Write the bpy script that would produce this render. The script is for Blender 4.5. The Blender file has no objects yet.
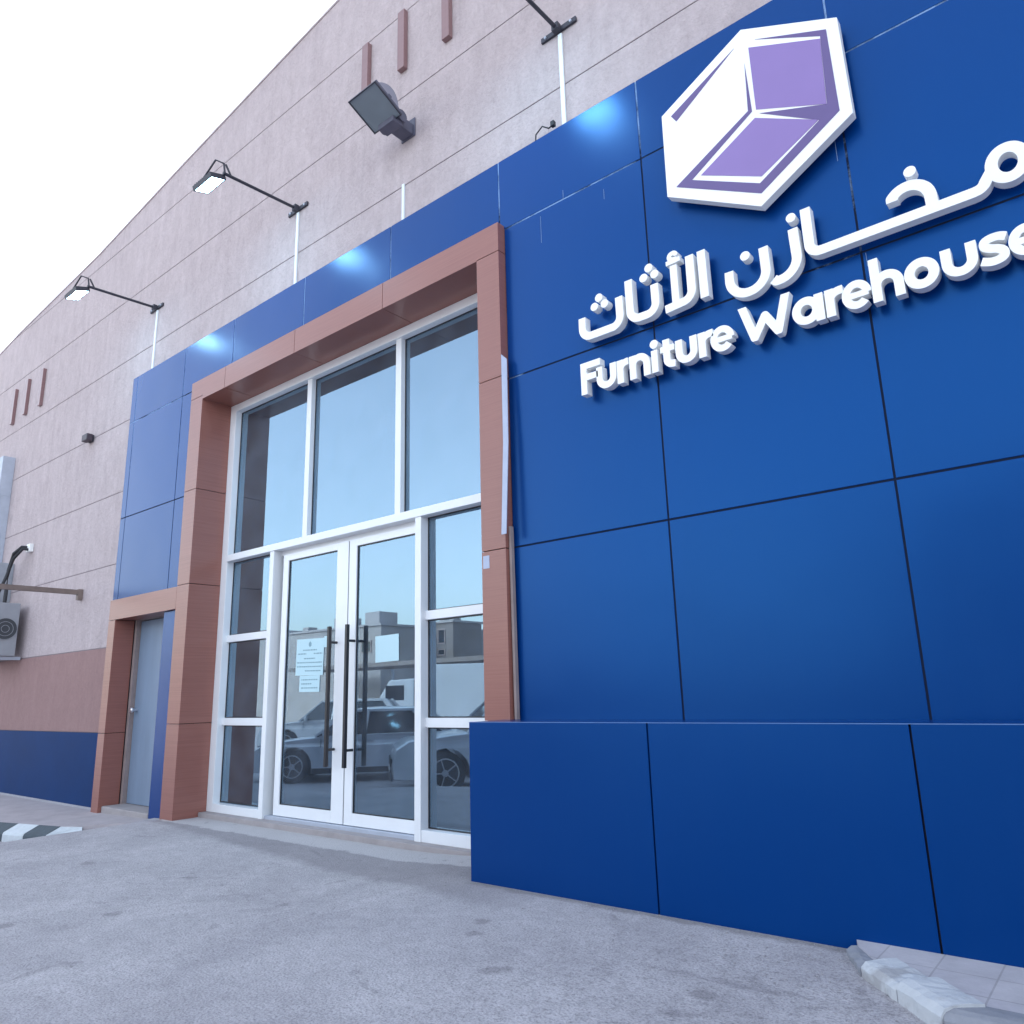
import bpy, math, random
import numpy as np
from mathutils import Vector, Matrix
from mathutils.geometry import tessellate_polygon
random.seed(7)
R = math.radians
scene = bpy.context.scene
COL = scene.collection

# ------------------------------------------------------------------ helpers
def tag(o, label=None, cat=None, group=None, kind=None):
    if label: o['label'] = label
    if cat: o['category'] = cat
    if group: o['group'] = group
    if kind: o['kind'] = kind
    return o

def empty(name, loc=(0, 0, 0), rot=(0, 0, 0)):
    o = bpy.data.objects.new(name, None); COL.objects.link(o)
    o.location = loc; o.rotation_euler = rot; o.empty_display_size = .1
    return o

class MB:
    """collects faces, then links them as one mesh object"""
    def __init__(s): s.v = []; s.f = []; s.sm = []
    def add(s, vs, fs, smooth=False):
        n = len(s.v); s.v += [tuple(p) for p in vs]
        s.f += [tuple(i + n for i in f) for f in fs]; s.sm += [smooth] * len(fs)
        return s
    def box(s, x0, x1, y0, y1, z0, z1, M=None):
        vs = [(x0,y0,z0),(x1,y0,z0),(x1,y1,z0),(x0,y1,z0),(x0,y0,z1),(x1,y0,z1),(x1,y1,z1),(x0,y1,z1)]
        if M is not None: vs = [M @ Vector(p) for p in vs]
        return s.add(vs, [(0,3,2,1),(4,5,6,7),(0,1,5,4),(1,2,6,5),(2,3,7,6),(3,0,4,7)])
    def tube(s, pts, r, n=10, caps=True, rz=None):
        pts = [Vector(p) for p in pts]; rings = []
        up = Vector((0, 0, 1))
        for i, p in enumerate(pts):
            d = (pts[min(i+1, len(pts)-1)] - pts[max(i-1, 0)]).normalized()
            a = d.cross(up)
            if a.length < 1e-3: a = d.cross(Vector((1, 0, 0)))
            a.normalize(); b = d.cross(a).normalized()
            rr = r[i] if isinstance(r, (list, tuple)) else r
            rings.append([p + rr*(math.cos(2*math.pi*k/n)*a + math.sin(2*math.pi*k/n)*b) for k in range(n)])
        vs = [q for ring in rings for q in ring]; fs = []
        for i in range(len(pts)-1):
            for k in range(n):
                fs.append((i*n+k, i*n+(k+1) % n, (i+1)*n+(k+1) % n, (i+1)*n+k))
        s.add(vs, fs, True)
        if caps: s.add(rings[0], [tuple(range(n))]); s.add(rings[-1], [tuple(reversed(range(n)))])
        return s
    def bar(s, p, q, w, h):
        p = Vector(p); q = Vector(q); d = (q-p).normalized()
        a = d.cross(Vector((0, 0, 1)))
        if a.length < 1e-3: a = Vector((1, 0, 0))
        a.normalize(); b = a.cross(d).normalized()
        vs = []
        for c in (p, q):
            for (i, j) in ((-1,-1),(1,-1),(1,1),(-1,1)): vs.append(c + a*i*w/2 + b*j*h/2)
        return s.add(vs, [(0,1,2,3),(7,6,5,4),(0,4,5,1),(1,5,6,2),(2,6,7,3),(3,7,4,0)])
    def prism(s, poly, y0, y1, M=None):
        """polygon in XZ extruded along Y (y0 = front)"""
        n = len(poly)
        vs = [(x, y0, z) for x, z in poly] + [(x, y1, z) for x, z in poly]
        if M is not None: vs = [M @ Vector(p) for p in vs]
        tris = tessellate_polygon([[Vector((x, z, 0)) for x, z in poly]])
        fs = [tuple(t) for t in tris] + [tuple(n+i for i in reversed(t)) for t in tris]
        fs += [(i, (i+1) % n, n+(i+1) % n, n+i) for i in range(n)]
        return s.add(vs, fs)
    def build(s, name, mat, parent=None, bevel=0, seg=2, weld=False, smooth_angle=None):
        me = bpy.data.meshes.new(name); me.from_pydata(s.v, [], s.f); me.update()
        for p, k in zip(me.polygons, s.sm): p.use_smooth = k
        import bmesh
        bm = bmesh.new(); bm.from_mesh(me)
        if weld: bmesh.ops.remove_doubles(bm, verts=bm.verts, dist=1e-5)
        bmesh.ops.recalc_face_normals(bm, faces=bm.faces)
        if bevel:
            es = [e for e in bm.edges if len(e.link_faces) == 2 and e.calc_face_angle(0) > 0.6]
            bmesh.ops.bevel(bm, geom=es, offset=bevel, segments=seg, profile=.6, affect='EDGES', clamp_overlap=True)
        bm.to_mesh(me); bm.free()
        me.materials.append(mat)
        o = bpy.data.objects.new(name, me); COL.objects.link(o)
        if parent: o.parent = parent
        return o

# ------------------------------------------------------------------ materials
def mat(name, base=(.5,.5,.5), rough=.5, metal=0, spec=.5, noise=None, bump=None, coat=0, emit=None, rvar=0, scale3=None):
    """noise=(scale, amount, detail)  bump=(scale, strength, dist)"""
    m = bpy.data.materials.new(name); m.use_nodes = True
    nt = m.node_tree; N = nt.nodes; L = nt.links; b = N['Principled BSDF']
    b.inputs['Base Color'].default_value = (*base, 1); b.inputs['Roughness'].default_value = rough
    b.inputs['Metallic'].default_value = metal; b.inputs['Specular IOR Level'].default_value = spec
    b.inputs['Coat Weight'].default_value = coat
    tc = N.new('ShaderNodeTexCoord'); src = tc.outputs['Object']
    if scale3:
        mp = N.new('ShaderNodeMapping'); mp.inputs['Scale'].default_value = scale3
        L.new(src, mp.inputs['Vector']); src = mp.outputs['Vector']
    if noise:
        n = N.new('ShaderNodeTexNoise'); n.inputs['Scale'].default_value = noise[0]; n.inputs['Detail'].default_value = noise[2]
        n.inputs['Roughness'].default_value = .65; L.new(src, n.inputs['Vector'])
        r = N.new('ShaderNodeMapRange'); r.inputs[1].default_value = .25; r.inputs[2].default_value = .75
        r.inputs[3].default_value = 1-noise[1]; r.inputs[4].default_value = 1+noise[1]
        L.new(n.outputs['Fac'], r.inputs[0])
        mx = N.new('ShaderNodeVectorMath'); mx.operation = 'SCALE'; mx.inputs[0].default_value = base
        L.new(r.outputs[0], mx.inputs['Scale']); L.new(mx.outputs[0], b.inputs['Base Color'])
        if rvar:
            r2 = N.new('ShaderNodeMapRange'); r2.inputs[3].default_value = rough-rvar; r2.inputs[4].default_value = rough+rvar
            L.new(n.outputs['Fac'], r2.inputs[0]); L.new(r2.outputs[0], b.inputs['Roughness'])
    if bump:
        n = N.new('ShaderNodeTexNoise'); n.inputs['Scale'].default_value = bump[0]; n.inputs['Detail'].default_value = 5
        L.new(src, n.inputs['Vector']); bp = N.new('ShaderNodeBump'); bp.inputs['Strength'].default_value = bump[1]
        bp.inputs['Distance'].default_value = bump[2]; L.new(n.outputs['Fac'], bp.inputs['Height']); L.new(bp.outputs[0], b.inputs['Normal'])
    if emit:
        b.inputs['Emission Color'].default_value = (*emit[0], 1); b.inputs['Emission Strength'].default_value = emit[1]
    return m

def nodes(m): return m.node_tree.nodes, m.node_tree.links, m.node_tree.nodes['Principled BSDF']

def mathn(nt, op, a, b=None, c=None):
    n = nt.nodes.new('ShaderNodeMath'); n.operation = op
    for i, v in enumerate((a, b, c)):
        if v is None: continue
        if isinstance(v, (int, float)): n.inputs[i].default_value = v
        else: nt.links.new(v, n.inputs[i])
    return n.outputs[0]

def plaster(name, c1, c2, bumpd=.012):
    m = mat(name, c1, .92, spec=.2); N, L, b = nodes(m); nt = m.node_tree
    tc = N.new('ShaderNodeTexCoord')
    def nz(scale, sc3, det, rough=.6):
        mp = N.new('ShaderNodeMapping'); mp.inputs['Scale'].default_value = sc3; L.new(tc.outputs['Object'], mp.inputs[0])
        n = N.new('ShaderNodeTexNoise'); n.inputs['Scale'].default_value = scale; n.inputs['Detail'].default_value = det
        n.inputs['Roughness'].default_value = rough; L.new(mp.outputs[0], n.inputs['Vector']); return n.outputs['Fac']
    streak = nz(2.2, (2.6, 1, .45), 8, .7); fine = nz(30, (1, 1, .85), 6, .75); mid = nz(9, (1.2, 1, .7), 7, .7); big = nz(.35, (1, 1, 1), 3)
    f = mathn(nt, 'ADD', mathn(nt, 'MULTIPLY', streak, .28), mathn(nt, 'MULTIPLY', mid, .34))
    f = mathn(nt, 'ADD', f, mathn(nt, 'MULTIPLY', fine, .28)); f = mathn(nt, 'ADD', f, mathn(nt, 'MULTIPLY', big, .12))
    cr = N.new('ShaderNodeValToRGB'); L.new(f, cr.inputs[0])
    cr.color_ramp.elements[0].position = .38; cr.color_ramp.elements[0].color = (*c2, 1)
    cr.color_ramp.elements[1].position = .66; cr.color_ramp.elements[1].color = (*c1, 1)
    # vertical run-off stains coming down from the grooves and the roof edge
    st = nz(1.0, (7, 1, .22), 5, .6)
    mr = N.new('ShaderNodeMapRange'); mr.inputs[1].default_value = .60; mr.inputs[2].default_value = .80; mr.inputs[4].default_value = .20
    L.new(st, mr.inputs[0])
    mx = N.new('ShaderNodeMix'); mx.data_type = 'RGBA'; L.new(mr.outputs[0], mx.inputs[0]); L.new(cr.outputs[0], mx.inputs[6])
    mx.inputs[7].default_value = (c2[0]*.6, c2[1]*.6, c2[2]*.6, 1); L.new(mx.outputs[2], b.inputs['Base Color'])
    h = mathn(nt, 'ADD', mathn(nt, 'MULTIPLY', fine, .6), mid)
    bp = N.new('ShaderNodeBump'); bp.inputs['Strength'].default_value = .8; bp.inputs['Distance'].default_value = bumpd
    L.new(h, bp.inputs['Height']); L.new(bp.outputs[0], b.inputs['Normal'])
    return m

M_plaster = plaster('plaster', (.60, .515, .52), (.42, .35, .355), .03)
M_band = plaster('plaster_band', (.35, .225, .215), (.27, .17, .165), .01)
M_dado = mat('dado_paint', (.0001, .030, .125), .6, spec=.12, noise=(1.6, .12, 5), bump=(30, .25, .004))
M_groove = mat('groove', (.24, .205, .22), .9)

def clad(name, base, rough, seed=0.0):
    """painted aluminium composite sheet: slight oil-canning, dust film, few scratches"""
    m = mat(name, base, rough, spec=.9, coat=.0); N, L, b = nodes(m); nt = m.node_tree; b.inputs['Specular Tint'].default_value = (.10, .40, .95, 1)
    tc = N.new('ShaderNodeTexCoord'); oi = N.new('ShaderNodeObjectInfo')
    va = N.new('ShaderNodeVectorMath'); va.operation = 'ADD'; L.new(tc.outputs['Object'], va.inputs[0])
    n1 = N.new('ShaderNodeTexNoise'); n1.inputs['Scale'].default_value = 1.1; n1.inputs['Detail'].default_value = 1.5
    L.new(tc.outputs['Object'], n1.inputs['Vector'])
    bp = N.new('ShaderNodeBump'); bp.inputs['Strength'].default_value = .5; bp.inputs['Distance'].default_value = .02
    L.new(n1.outputs['Fac'], bp.inputs['Height']); L.new(bp.outputs[0], b.inputs['Normal'])
    mp = N.new('ShaderNodeMapping'); mp.inputs['Scale'].default_value = (5, 1, .6); L.new(tc.outputs['Object'], mp.inputs[0])
    n2 = N.new('ShaderNodeTexNoise'); n2.inputs['Scale'].default_value = 2.0; n2.inputs['Detail'].default_value = 7; n2.inputs['Roughness'].default_value = .7
    L.new(mp.outputs[0], n2.inputs['Vector'])
    r = N.new('ShaderNodeMapRange'); r.inputs[1].default_value = .3; r.inputs[2].default_value = .8
    r.inputs[3].default_value = rough-.004; r.inputs[4].default_value = rough+.012
    L.new(n2.outputs['Fac'], r.inputs[0]); L.new(r.outputs[0], b.inputs['Roughness'])
    r2 = N.new('ShaderNodeMapRange'); r2.inputs[1].default_value = .45; r2.inputs[2].default_value = .85; r2.inputs[4].default_value = .007
    L.new(n2.outputs['Fac'], r2.inputs[0])
    rnd = mathn(nt, 'MULTIPLY_ADD', oi.outputs['Random'], .10, .95)
    sc = N.new('ShaderNodeVectorMath'); sc.operation = 'SCALE'; sc.inputs[0].default_value = base; L.new(rnd, sc.inputs['Scale'])
    mx = N.new('ShaderNodeMix'); mx.data_type = 'RGBA'; L.new(r2.outputs[0], mx.inputs[0]); L.new(sc.outputs[0], mx.inputs[6])
    mx.inputs[7].default_value = (.16, .22, .34, 1); L.new(mx.outputs[2], b.inputs['Base Color'])
    return m
M_blue = clad('blue_cladding', (.0001, .030, .160), .26)

def woodgrain(name, base):
    m = mat(name, base, .30, spec=.6); N, L, b = nodes(m); nt = m.node_tree
    tc = N.new('ShaderNodeTexCoord'); mp = N.new('ShaderNodeMapping'); mp.inputs['Scale'].default_value = (.8, .8, 60)
    L.new(tc.outputs['Object'], mp.inputs[0])
    n = N.new('ShaderNodeTexNoise'); n.inputs['Scale'].default_value = 2.2; n.inputs['Detail'].default_value = 6; L.new(mp.outputs[0], n.inputs['Vector'])
    cr = N.new('ShaderNodeValToRGB'); L.new(n.outputs['Fac'], cr.inputs[0])
    cr.color_ramp.elements[0].position = .3; cr.color_ramp.elements[0].color = (base[0]*.84, base[1]*.80, base[2]*.80, 1)
    cr.color_ramp.elements[1].position = .62; cr.color_ramp.elements[1].color = (*base, 1)
    L.new(cr.outputs[0], b.inputs['Base Color'])
    return m
M_brown = woodgrain('wood_look_cladding', (.30, .122, .096))
M_bars = woodgrain('wood_slats', (.26, .15, .15))
M_dark = mat('dark_gap', (.02, .02, .03), .8)
M_brick = mat('portal_backing', (.05, .025, .02), .8)
M_alu = mat('white_aluminium', (.80, .82, .84), .35, noise=(3, .03, 4))
M_leaf = mat('white_door_aluminium', (.82, .84, .86), .3, noise=(4, .03, 4))
M_seal = mat('sealant', (.03, .06, .14), .95, spec=.05)
# sealant: noisy mix of pale and black, paler towards the top
N, L, b = nodes(M_seal); nt = M_seal.node_tree
_tc = N.new('ShaderNodeTexCoord'); _n = N.new('ShaderNodeTexNoise'); _n.inputs['Scale'].default_value = 1.3; _n.inputs['Detail'].default_value = 9
_n.inputs['Roughness'].default_value = .75; L.new(_tc.outputs['Object'], _n.inputs['Vector'])
_sx = N.new('ShaderNodeSeparateXYZ'); L.new(_tc.outputs['Object'], _sx.inputs[0])
_f = mathn(nt, 'ADD', _n.outputs['Fac'], mathn(nt, 'MULTIPLY', mathn(nt, 'SUBTRACT', _sx.outputs['Z'], 3.7), .13))
_cr = N.new('ShaderNodeValToRGB'); L.new(_f, _cr.inputs[0]); _cr.color_ramp.elements[0].position = .54; _cr.color_ramp.elements[0].color = (.012, .018, .04, 1)
_cr.color_ramp.elements[1].position = .66; _cr.color_ramp.elements[1].color = (.22, .34, .56, 1); L.new(_cr.outputs[0], b.inputs['Base Color'])

def glass(name, base_refl, tint, gl=(.80, .92, 1.0)):
    """reflective tinted architectural glass: mirror coat over see-through tint"""
    m = bpy.data.materials.new(name); m.use_nodes = True; nt = m.node_tree; N = nt.nodes; L = nt.links
    N.remove(N['Principled BSDF']); out = N['Material Output']
    g = N.new('ShaderNodeBsdfGlossy'); g.inputs['Roughness'].default_value = .004; g.inputs['Color'].default_value = (*gl, 1)
    t = N.new('ShaderNodeBsdfTransparent'); t.inputs['Color'].default_value = (*tint, 1)
    fr = N.new('ShaderNodeFresnel'); fr.inputs['IOR'].default_value = 1.52
    f = mathn(nt, 'ADD', mathn(nt, 'MULTIPLY', fr.outputs[0], 1-base_refl), base_refl)
    tc = N.new('ShaderNodeTexCoord'); n = N.new('ShaderNodeTexNoise'); n.inputs['Scale'].default_value = .8; n.inputs['Detail'].default_value = 1
    L.new(tc.outputs['Object'], n.inputs['Vector'])
    bp = N.new('ShaderNodeBump'); bp.inputs['Strength'].default_value = .12; bp.inputs['Distance'].default_value = .006
    L.new(n.outputs['Fac'], bp.inputs['Height']); L.new(bp.outputs[0], g.inputs['Normal'])
    mx = N.new('ShaderNodeMixShader'); L.new(f, mx.inputs[0]); L.new(t.outputs[0], mx.inputs[1]); L.new(g.outputs[0], mx.inputs[2])
    df = N.new('ShaderNodeBsdfDiffuse'); df.inputs['Color'].default_value = (.62, .66, .72, 1); n3 = N.new('ShaderNodeTexNoise'); n3.inputs['Scale'].default_value = 3; n3.inputs['Detail'].default_value = 8
    L.new(tc.outputs['Object'], n3.inputs['Vector']); mr = N.new('ShaderNodeMapRange'); mr.inputs[1].default_value = .3; mr.inputs[2].default_value = .8; mr.inputs[3].default_value = .015; mr.inputs[4].default_value = .085
    L.new(n3.outputs['Fac'], mr.inputs[0]); m2 = N.new('ShaderNodeMixShader'); L.new(mr.outputs[0], m2.inputs[0]); L.new(mx.outputs[0], m2.inputs[1]); L.new(df.outputs[0], m2.inputs[2])
    L.new(m2.outputs[0], out.inputs[0])
    return m
M_glass = glass('tinted_glass', .30, (.74, .80, .84), (.56, .80, 1.0))
M_black = mat('black_metal', (.02, .02, .025), .35)
M_bracket = mat('dark_grey_metal', (.035, .035, .05), .5)
M_white = mat('white_acrylic', (.90, .90, .88), .35)
M_purple_l = mat('lilac_film', (.25, .165, .41), .4, noise=(2, .05, 3))
M_purple_d = mat('purple_film', (.125, .085, .235), .4, noise=(2, .05, 3))
M_galv = mat('galvanised_sheet', (.46, .50, .58), .5, metal=.3, noise=(6, .1, 4))
M_pale = mat('pale_strip', (.42, .47, .60), .5, noise=(9, .06, 3))
M_conduit = mat('white_conduit', (.75, .80, .82), .4)
M_door = mat('grey_steel_door', (.20, .27, .37), .45, noise=(1.5, .12, 6), scale3=(3, 1, .6))
M_doorframe = mat('weathered_door_frame', (.30, .24, .23), .7, noise=(8, .15, 4))
M_stone = mat('stone_sill', (.34, .31, .31), .8, noise=(7, .15, 6), bump=(40, .4, .004))
M_lens = mat('lit_lens', (.9, .95, 1), .3, emit=((.42, .78, 1.0), 15))
M_floodglass = mat('flood_glass', (.20, .24, .27), .22, noise=(3, .1, 2))
M_floodbody = mat('grey_cast_metal', (.10, .10, .14), .55, noise=(14, .12, 4))
M_paper = mat('paper', (.50, .70, .76), .7)
M_ink = mat('ink', (.22, .36, .42), .7)
M_hose = mat('black_rubber', (.015, .015, .02), .6)
M_beam = mat('brown_steel', (.20, .15, .13), .6, noise=(9, .2, 4))
M_acwhite = mat("ac_enamel", (.30, .31, .34), .5, noise=(4, .1, 4))
M_acdark = mat('ac_coil', (.05, .055, .065), .6)
M_concrete = mat('rooftop_concrete', (.36, .33, .33), .9, noise=(3, .1, 5))

# ------------------------------------------------------------------ ground
def sm(t): t = max(0., min(1., t)); return t*t*(3-2*t)
def gz(x, y):
    z = -.045*sm((-3.3-x)/1.2)
    z -= .195*sm((-7.8-x)/.8)*sm((.2-y)/.6)
    z -= .38*sm((-y-1.6)/3.6)*sm((-x-4.5)/5)
    z -= .010*sm((-y-.5)/.6)*sm((x+3)/2)
    return z
xs = sorted(set([-400,-200,-120,-80,-60,-45,-35,-28,-22] + [round(-20+.25*i, 3) for i in range(97)] + [5,6,8,12,20,30,50,80,120,200,400]))
ys = sorted(set([-400,-200,-120,-80,-50,-35,-25,-18,-14,-12,-10,-9] + [round(-8+.2*i, 3) for i in range(45)] + [1.2,2,5,12,30,60,120,250,400]))
g = MB(); g.add([(x, y, gz(x, y)) for y in ys for x in xs],
      [(j*len(xs)+i, j*len(xs)+i+1, (j+1)*len(xs)+i+1, (j+1)*len(xs)+i) for j in range(len(ys)-1) for i in range(len(xs)-1)], True)
PLY_ = -.4156; STAINS = [(-2.72, -.98, .06), (-2.62, -1.15, .05), (-2.25, -1.45, .07), (-4.62, -1.90, .06), (-4.9, -2.35, .08), (-1.45, -1.2, .07), (-6.2, -1.4, .07), (-3.9, -1.3, .05)]
M_ground = mat('old_asphalt', (.2, .2, .21), .9, spec=.25); N, L, b = nodes(M_ground); nt = M_ground.node_tree
tc = N.new('ShaderNodeTexCoord'); OBJ = tc.outputs['Object']
def gn(scale, det, rough=.6, dist=0):
    n = N.new('ShaderNodeTexNoise'); n.inputs['Scale'].default_value = scale; n.inputs['Detail'].default_value = det
    n.inputs['Roughness'].default_value = rough; n.inputs['Distortion'].default_value = dist; L.new(OBJ, n.inputs['Vector']); return n.outputs['Fac']
def mrange(v, a, b_, c=0., d=1.):
    n = N.new('ShaderNodeMapRange'); n.inputs[1].default_value = a; n.inputs[2].default_value = b_; n.inputs[3].default_value = c; n.inputs[4].default_value = d
    L.new(v, n.inputs[0]); return n.outputs[0]
def mixc(f, c1, c2):
    n = N.new('ShaderNodeMix'); n.data_type = 'RGBA'
    if isinstance(f, float): n.inputs[0].default_value = f
    else: L.new(f, n.inputs[0])
    for i, c in ((6, c1), (7, c2)):
        if isinstance(c, tuple): n.inputs[i].default_value = (*c, 1)
        else: L.new(c, n.inputs[i])
    return n.outputs[2]
fine = gn(95, 4, .7); mid = gn(11, 7, .7); blot = gn(1.4, 6, .65, .4); big = gn(.45, 4)
vor = N.new('ShaderNodeTexVoronoi'); vor.inputs['Scale'].default_value = 85; L.new(OBJ, vor.inputs['Vector'])
c = mixc(mrange(blot, .32, .68), (.42, .40, .42), (.56, .535, .55))
c = mixc(mathn(nt, 'MULTIPLY', mrange(mid, .35, .75), .38), c, (.20, .19, .195))
c = mixc(mathn(nt, 'MULTIPLY', mrange(fine, .48, .68), .60), c, (.13, .12, .125))
c = mixc(mathn(nt, 'MULTIPLY', mrange(gn(38, 6, .75), .54, .66), .40), c, (.16, .15, .155))
c = mixc(mathn(nt, 'MULTIPLY', mrange(vor.outputs['Distance'], .0, .26, 1., 0.), .35), c, (.44, .43, .44))
# patch of newer, darker asphalt in front of the doors and a pale mortar strip at the threshold
sx = N.new('ShaderNodeSeparateXYZ'); L.new(OBJ, sx.inputs[0])
edge = mathn(nt, 'ADD', mathn(nt, 'MULTIPLY', mathn(nt, 'SUBTRACT', gn(7, 7, .75), .5), .16), mathn(nt, 'MULTIPLY', mathn(nt, 'SUBTRACT', gn(1.1, 3, .6), .5), .14))
yy = mathn(nt, 'ADD', sx.outputs['Y'], edge)
slant = mathn(nt, 'ADD', yy, mathn(nt, 'MULTIPLY', mathn(nt, 'ADD', sx.outputs['X'], 7.0), .12))
in_y = mathn(nt, 'MULTIPLY', mrange(slant, -.33, -.22), mrange(yy, -.13, -.10, 1., 0.))
in_x = mathn(nt, 'MULTIPLY', mrange(sx.outputs['X'], -8.3, -7.9), mrange(sx.outputs['X'], -3.2, -2.7, 1., 0.))
c = mixc(mathn(nt, 'MULTIPLY', mathn(nt, 'MULTIPLY', in_y, in_x), .55), c, (.22, .205, .215))
strip = mathn(nt, 'MULTIPLY', mrange(yy, -.13, -.10), mathn(nt, 'MULTIPLY', mrange(sx.outputs['X'], -3.4, -3.2, 1., 0.), mrange(sx.outputs['X'], -8.0, -7.7)))
c = mixc(mathn(nt, 'MULTIPLY', strip, .75), c, (.50, .48, .48))
# oily stains
c = mixc(mathn(nt, 'MULTIPLY', mrange(gn(2.3, 5, .7, 1.2), .62, .70), .45), c, (.16, .15, .16))
vc = N.new('ShaderNodeTexVoronoi'); vc.feature = 'DISTANCE_TO_EDGE'; vc.inputs['Scale'].default_value = .55
wv = N.new('ShaderNodeVectorMath'); wv.operation = 'SCALE'; wn = N.new('ShaderNodeTexNoise'); wn.inputs['Scale'].default_value = 2.5; wn.inputs['Detail'].default_value = 7; L.new(OBJ, wn.inputs['Vector'])
L.new(wn.outputs['Color'], wv.inputs[0]); wv.inputs['Scale'].default_value = .7; wa = N.new('ShaderNodeVectorMath'); wa.operation = 'ADD'; L.new(OBJ, wa.inputs[0]); L.new(wv.outputs[0], wa.inputs[1]); L.new(wa.outputs[0], vc.inputs['Vector'])
crack = mathn(nt, 'MULTIPLY', mrange(vc.outputs['Distance'], .0, .006, 1., 0.), mrange(gn(.9, 3), .48, .58))
c = mixc(mathn(nt, 'MULTIPLY', crack, .16), c, (.07, .065, .07))
# broken, coarser zone near the right kerb
coarse = mathn(nt, 'MULTIPLY', mrange(gn(28, 5, .8), .56, .66), mrange(sx.outputs['X'], -3.4, -1.2))
c = mixc(mathn(nt, 'MULTIPLY', coarse, .4), c, (.13, .12, .13))
# contact shade painted in with soil along the foot of the plinth, and one old spill in the open
soil_shade = mathn(nt, 'MULTIPLY', mrange(mathn(nt, 'ADD', sx.outputs['Y'], mathn(nt, 'MULTIPLY', mathn(nt, 'SUBTRACT', gn(6, 6, .75), .5), .16)), PLY_-.075, PLY_-.035), mrange(sx.outputs['X'], -3.35, -3.25))
c = mixc(mathn(nt, 'MULTIPLY', soil_shade, .55), c, (.17, .155, .15))
def spot(x_, y_, r_):
    vm = N.new('ShaderNodeVectorMath'); vm.operation = 'DISTANCE'; vm.inputs[1].default_value = (x_, y_, 0); sc_ = N.new('ShaderNodeVectorMath'); sc_.operation = 'MULTIPLY'; sc_.inputs[1].default_value = (1, 1, 0)
    L.new(OBJ, sc_.inputs[0]); L.new(sc_.outputs[0], vm.inputs[0])
    return mrange(mathn(nt, 'ADD', vm.outputs['Value'], mathn(nt, 'MULTIPLY', mathn(nt, 'SUBTRACT', gn(9, 6, .75, 1), .5), r_*2.6)), r_*.5, r_, 1., 0.)
for x_, y_, r_ in STAINS: c = mixc(mathn(nt, 'MULTIPLY', spot(x_, y_, r_), .42), c, (.15, .14, .145))
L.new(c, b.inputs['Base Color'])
h = mathn(nt, 'ADD', mathn(nt, 'MULTIPLY', fine, .6), mathn(nt, 'MULTIPLY', mid, .8))
h = mathn(nt, 'ADD', h, mathn(nt, 'MULTIPLY', vor.outputs['Distance'], -.5)); h = mathn(nt, 'ADD', h, mathn(nt, 'MULTIPLY', coarse, -.4))
bp = N.new('ShaderNodeBump'); bp.inputs['Strength'].default_value = .6; bp.inputs['Distance'].default_value = .011
L.new(h, bp.inputs['Height']); L.new(bp.outputs[0], b.inputs['Normal'])
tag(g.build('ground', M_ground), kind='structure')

# ------------------------------------------------------------------ the building
XL, XR, BK = -24.0, 11.0, 17.0
GL = .274                                   # front face of the window frames
B = empty('warehouse', (0, 0, 0))
tag(B, 'warehouse with lilac plaster upper wall, blue panel cladding and a tall glazed entrance', 'building')

def roofz(x):
    pts = [(-24, 6.60), (-15.4, 7.40), (-14.44, 7.50), (-11.24, 7.72), (-8.945, 7.99), (-5.494, 8.36), (3, 9.25), (11, 8.4)]
    for (a, b_), (c_, d) in zip(pts, pts[1:]):
        if a <= x <= c_: return b_+(d-b_)*(x-a)/(c_-a)
    return pts[-1][1]
PY0, PY1 = .06, .30
w = MB()
GR = 0.0055
lev = [1.735, 2.765, 3.70, 4.665, 5.56, 6.52, 7.48]
def band(x0, x1, z0, z1): w.box(x0, x1, PY0, PY1, z0, z1)
zprev = lev[0]+.012
for z in lev[1:5]:
    band(XL, -9.40, zprev, z-GR); zprev = z+GR
# above the cladding: 5.16 -> 5.56
band(-9.40+.0, XR, 5.15, lev[4]-GR)
band(XL, XR, lev[4]+GR, lev[5]-GR)
def topband(z0, z1):
    X = [x for x in [-24, -15.4, -14.44, -11.24, -8.945, -5.494, 3, 11]]
    # part of the band below the roof line
    pl = []
    if z1 is None:
        pass
    lo = [(x, z0) for x in X if roofz(x) > z0+.001]
    xs_ = [i/20-24 for i in range(701)]
    ins = [x for x in xs_ if roofz(x) > z0]
    x0 = min(ins); x1 = max(ins)
    bx = [x0] + [x for x in X if x0 < x < x1] + [x1]
    extra = []
    if z1 is not None:
        cr_ = [x for x in xs_ if abs(roofz(x)-z1) < .006]
        if cr_: extra = [min(cr_)]
    bx = sorted(set(bx+extra))
    top = [(x, min(roofz(x), z1) if z1 is not None else roofz(x)) for x in bx]
    poly = [(x0, z0), (x1, z0)] + [(x, max(z, z0+.001)) for x, z in reversed(top)]
    w.prism(poly, PY0, PY1)
topband(lev[5]+GR, lev[6]-GR); topband(lev[6]+GR, None)
wall = w.build('upper_wall', M_plaster, B)
# dado band + blue dado on the left
MB().box(XL, -9.40, PY0-.004, PY1, .752, 1.735).build('plaster_band', M_band, B)
MB().box(XL, -9.40, PY0-.012, PY1, -.6, .745).build('painted_dado', M_dado, B)
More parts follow.
